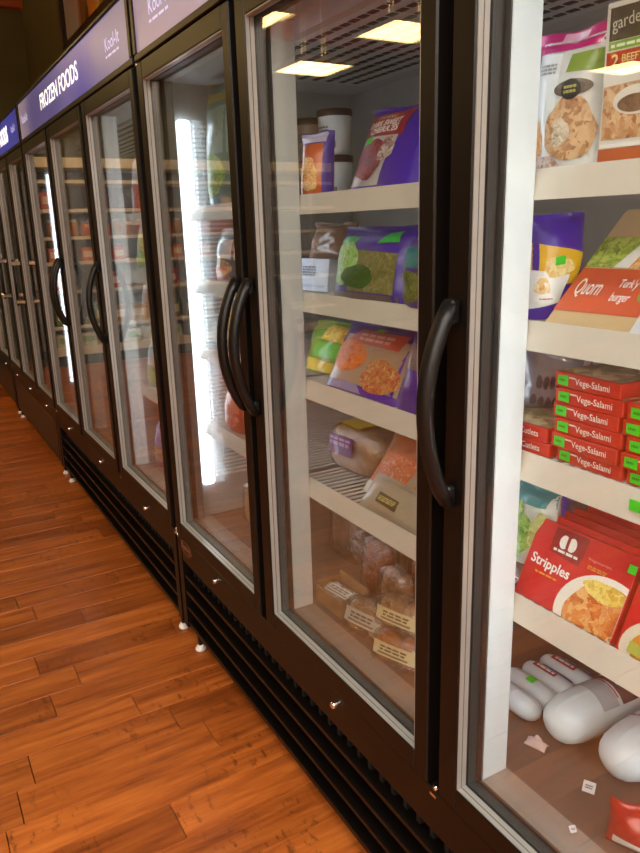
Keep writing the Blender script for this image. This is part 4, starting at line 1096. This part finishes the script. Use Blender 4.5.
# upright bags of long rolls
for i, (x, y, n, L, r, colr, lab, rz) in enumerate([
    (-.605, .330, 2, .205, .024, PALE, 'upright bag of pale long rolls, farthest back at left', .1),
    (-.490, .395, 2, .200, .026, RUST, 'upright bag of rust brown sausages behind the buns', .0),
    (-.565, .250, 2, .150, .025, RUST, 'upright bag of tan rolls with twisted tops, beside the tray', .1),
    (-.448, .305, 2, .165, .027, TAN, 'upright bag of darker rolls by the door frame', -.1),
    (-.455, .228, 2, .120, .024, TAN, 'upright bag of short tan rolls nearest the door frame', .1)]):
    bun_pack('roll_bag', frame_xyz(x, y, ZD, rz, .08), n, L, r, lab, colr)
bun_pack('burger_bun_pack', frame_xyz(-.428, .125, ZD, .25, .35), 2, .080, .033, 'bag of round buns with pale printed label, front of deck', TAN, '#b8b0a4')
bun_pack('burger_bun_pack', frame_xyz(-.283, .116, ZD, .35, .25), 2, .070, .033, 'cream labelled bun pack, lower of two by the door frame', ('#b8602c', '#c87838', '#a84a20'), '#d4c294')
bun_pack('burger_bun_pack', frame_xyz(-.283, .124, ZD + .081, .30, .20), 2, .070, .033, 'cream labelled bun pack, upper of two by the door frame', TAN, '#d4c294')

# ================================================================== left door of the nearest freezer and the second freezer
def filler(name, x, y, z, W, H, T, col, label, rz=0.0, lean=.1, panel=None, pic=None, top=None, seed=1, cat='frozen food bag'):
    o, sf = pouch(name, frame_xyz(x, y, z, rz, lean), W, H, T, film(col), seed=seed, nu=10, nv=12); tag(o, label, cat)
    if panel: patch(o, sf, [(.05, .45), (.95, .42), (.95, .80), (.05, .78)], film(panel), 'label_panel', 6)
    if top: rect(o, sf, 0, .84, 1, 1, film(top), 'top_band', 8)
    if pic: oval(o, sf, .5, .26, .36, .18, food(pic, 70), 'food_picture', .0016, .08)
    return o, sf
GRN = ('#3f7a2a', '#8ab84a', '#c8d890'); BRN = ('#7a4a2c', '#b8844c', '#e0c090'); REDS = ('#8a1c1c', '#c8402c', '#e8b090')
filler('frozen_food_bag', -1.16, .15, SH[0], .17, .325, .06, '#5f7f80', 'tall grey teal bag with yellow top, left door, top shelf', panel='#8fa8a0', top='#a8a030', pic=GRN, seed=60, lean=.03)
filler('frozen_food_bag', -.99, .15, SH[0], .13, .24, .06, '#9aa05a', 'olive bag right of the yellow topped bag, left door', panel='#c8c48a', pic=BRN, seed=61)
filler('frozen_food_bag', -1.15, .15, SH[1], .15, .15, .06, '#4a5058', 'dark grey bag above the strip, left door, second shelf', panel='#c8ccd0', pic=BRN, seed=62)
filler('frozen_food_bag', -.98, .15, SH[1], .14, .16, .06, '#cfd2d2', 'white bag right of the dark grey one, left door', panel='#5a6068', seed=63)
filler('frozen_food_bag', -1.15, .15, SH[2], .15, .16, .06, '#3f3a90', 'blue bag with yellow panel, left door, third shelf', panel='#d0a838', pic=BRN, seed=64)
filler('frozen_food_bag', -.98, .15, SH[2], .14, .15, .06, '#c8a040', 'mustard bag right of the blue one, left door', panel='#8a3a24', seed=65)
filler('frozen_food_bag', -1.15, .15, SH[3], .16, .14, .07, '#a83a2a', 'red bag of fruit, left door, fourth shelf', panel='#d86a3c', pic=REDS, seed=66)
filler('frozen_food_bag', -.98, .15, SH[3], .13, .16, .06, '#c8682c', 'orange bag right of the red one, left door', panel='#e8c080', seed=67)
bun_pack('roll_bag', frame_xyz(-1.12, .19, ZD, .2, .1), 3, .14, .032, 'clear bag of rolls on the deck behind the left door', PALE)
# second freezer
X2 = XF2 + 2 * P3
items2 = [
 ('#b83028', '#e0d8d4', REDS, 'red and white bag, second freezer, top shelf by the nearest door'),
 ('#d8dcd8', '#d8c818', GRN, 'white bag with bright yellow panel, second freezer, second shelf'),
 ('#c8c4b8', '#b8743c', BRN, 'pale bag with orange panel, second freezer, third shelf'),
 ('#2f9a8a', '#e4e4dc', GRN, 'teal green bag, second freezer, fourth shelf'),
 ('#4030a8', '#8a78c8', BRN, 'purple bag on the second freezer deck')]
for i, (c, p_, pic, lab) in enumerate(items2):
    z = (SH + [ZD])[i]
    filler('frozen_food_bag', X2 + .125, .15, z, .15, .19 if i else .24, .06, c, lab, panel=p_, pic=pic, seed=70 + i, rz=.1)
    filler('frozen_food_bag', X2 + .30, .17, z, .15, .17, .06, ('#8a8a90', '#a8402c', '#6a7a9a', '#c8b48a', '#7a3a2c')[i],
           ('grey', 'brick red', 'slate blue', 'cream', 'maroon')[i] + ' bag right of the ' + ('red and white', 'yellow panelled', 'orange panelled', 'teal', 'purple')[i] + ' one, second freezer', pic=BRN, seed=80 + i)
for k, (dn, cols) in enumerate((('middle', ('#8a4a3c', '#5a6a4a', '#a88a5c', '#6a4a6a')), ('farthest', ('#5a6a8a', '#a85a3c', '#7a7a5a', '#8a3a3a')))):
    for i, c in enumerate(cols):
        filler('frozen_food_bag', X2 - (k + 1) * P3 + .15, .16, SH[i], .16, .17, .06, c,
               ('russet', 'moss green', 'sand', 'plum', 'steel blue', 'terracotta', 'khaki', 'oxblood')[k * 4 + i] + ' bag behind the second freezer\'s ' + dn + ' door', pic=(BRN, GRN)[i % 2], panel='#c8c4b8', seed=90 + k * 10 + i)
# green price stickers on the nearest freezer's ticket strips
for u, v, zz in ((641, 497, SH[2]),):
    p = at(u, v, y=.111); q = MB(); q.box(p.x - .012, p.x + .012, .1045, .1058, zz - .022, zz - .007); part1('price_sticker', q, M_GREEN)
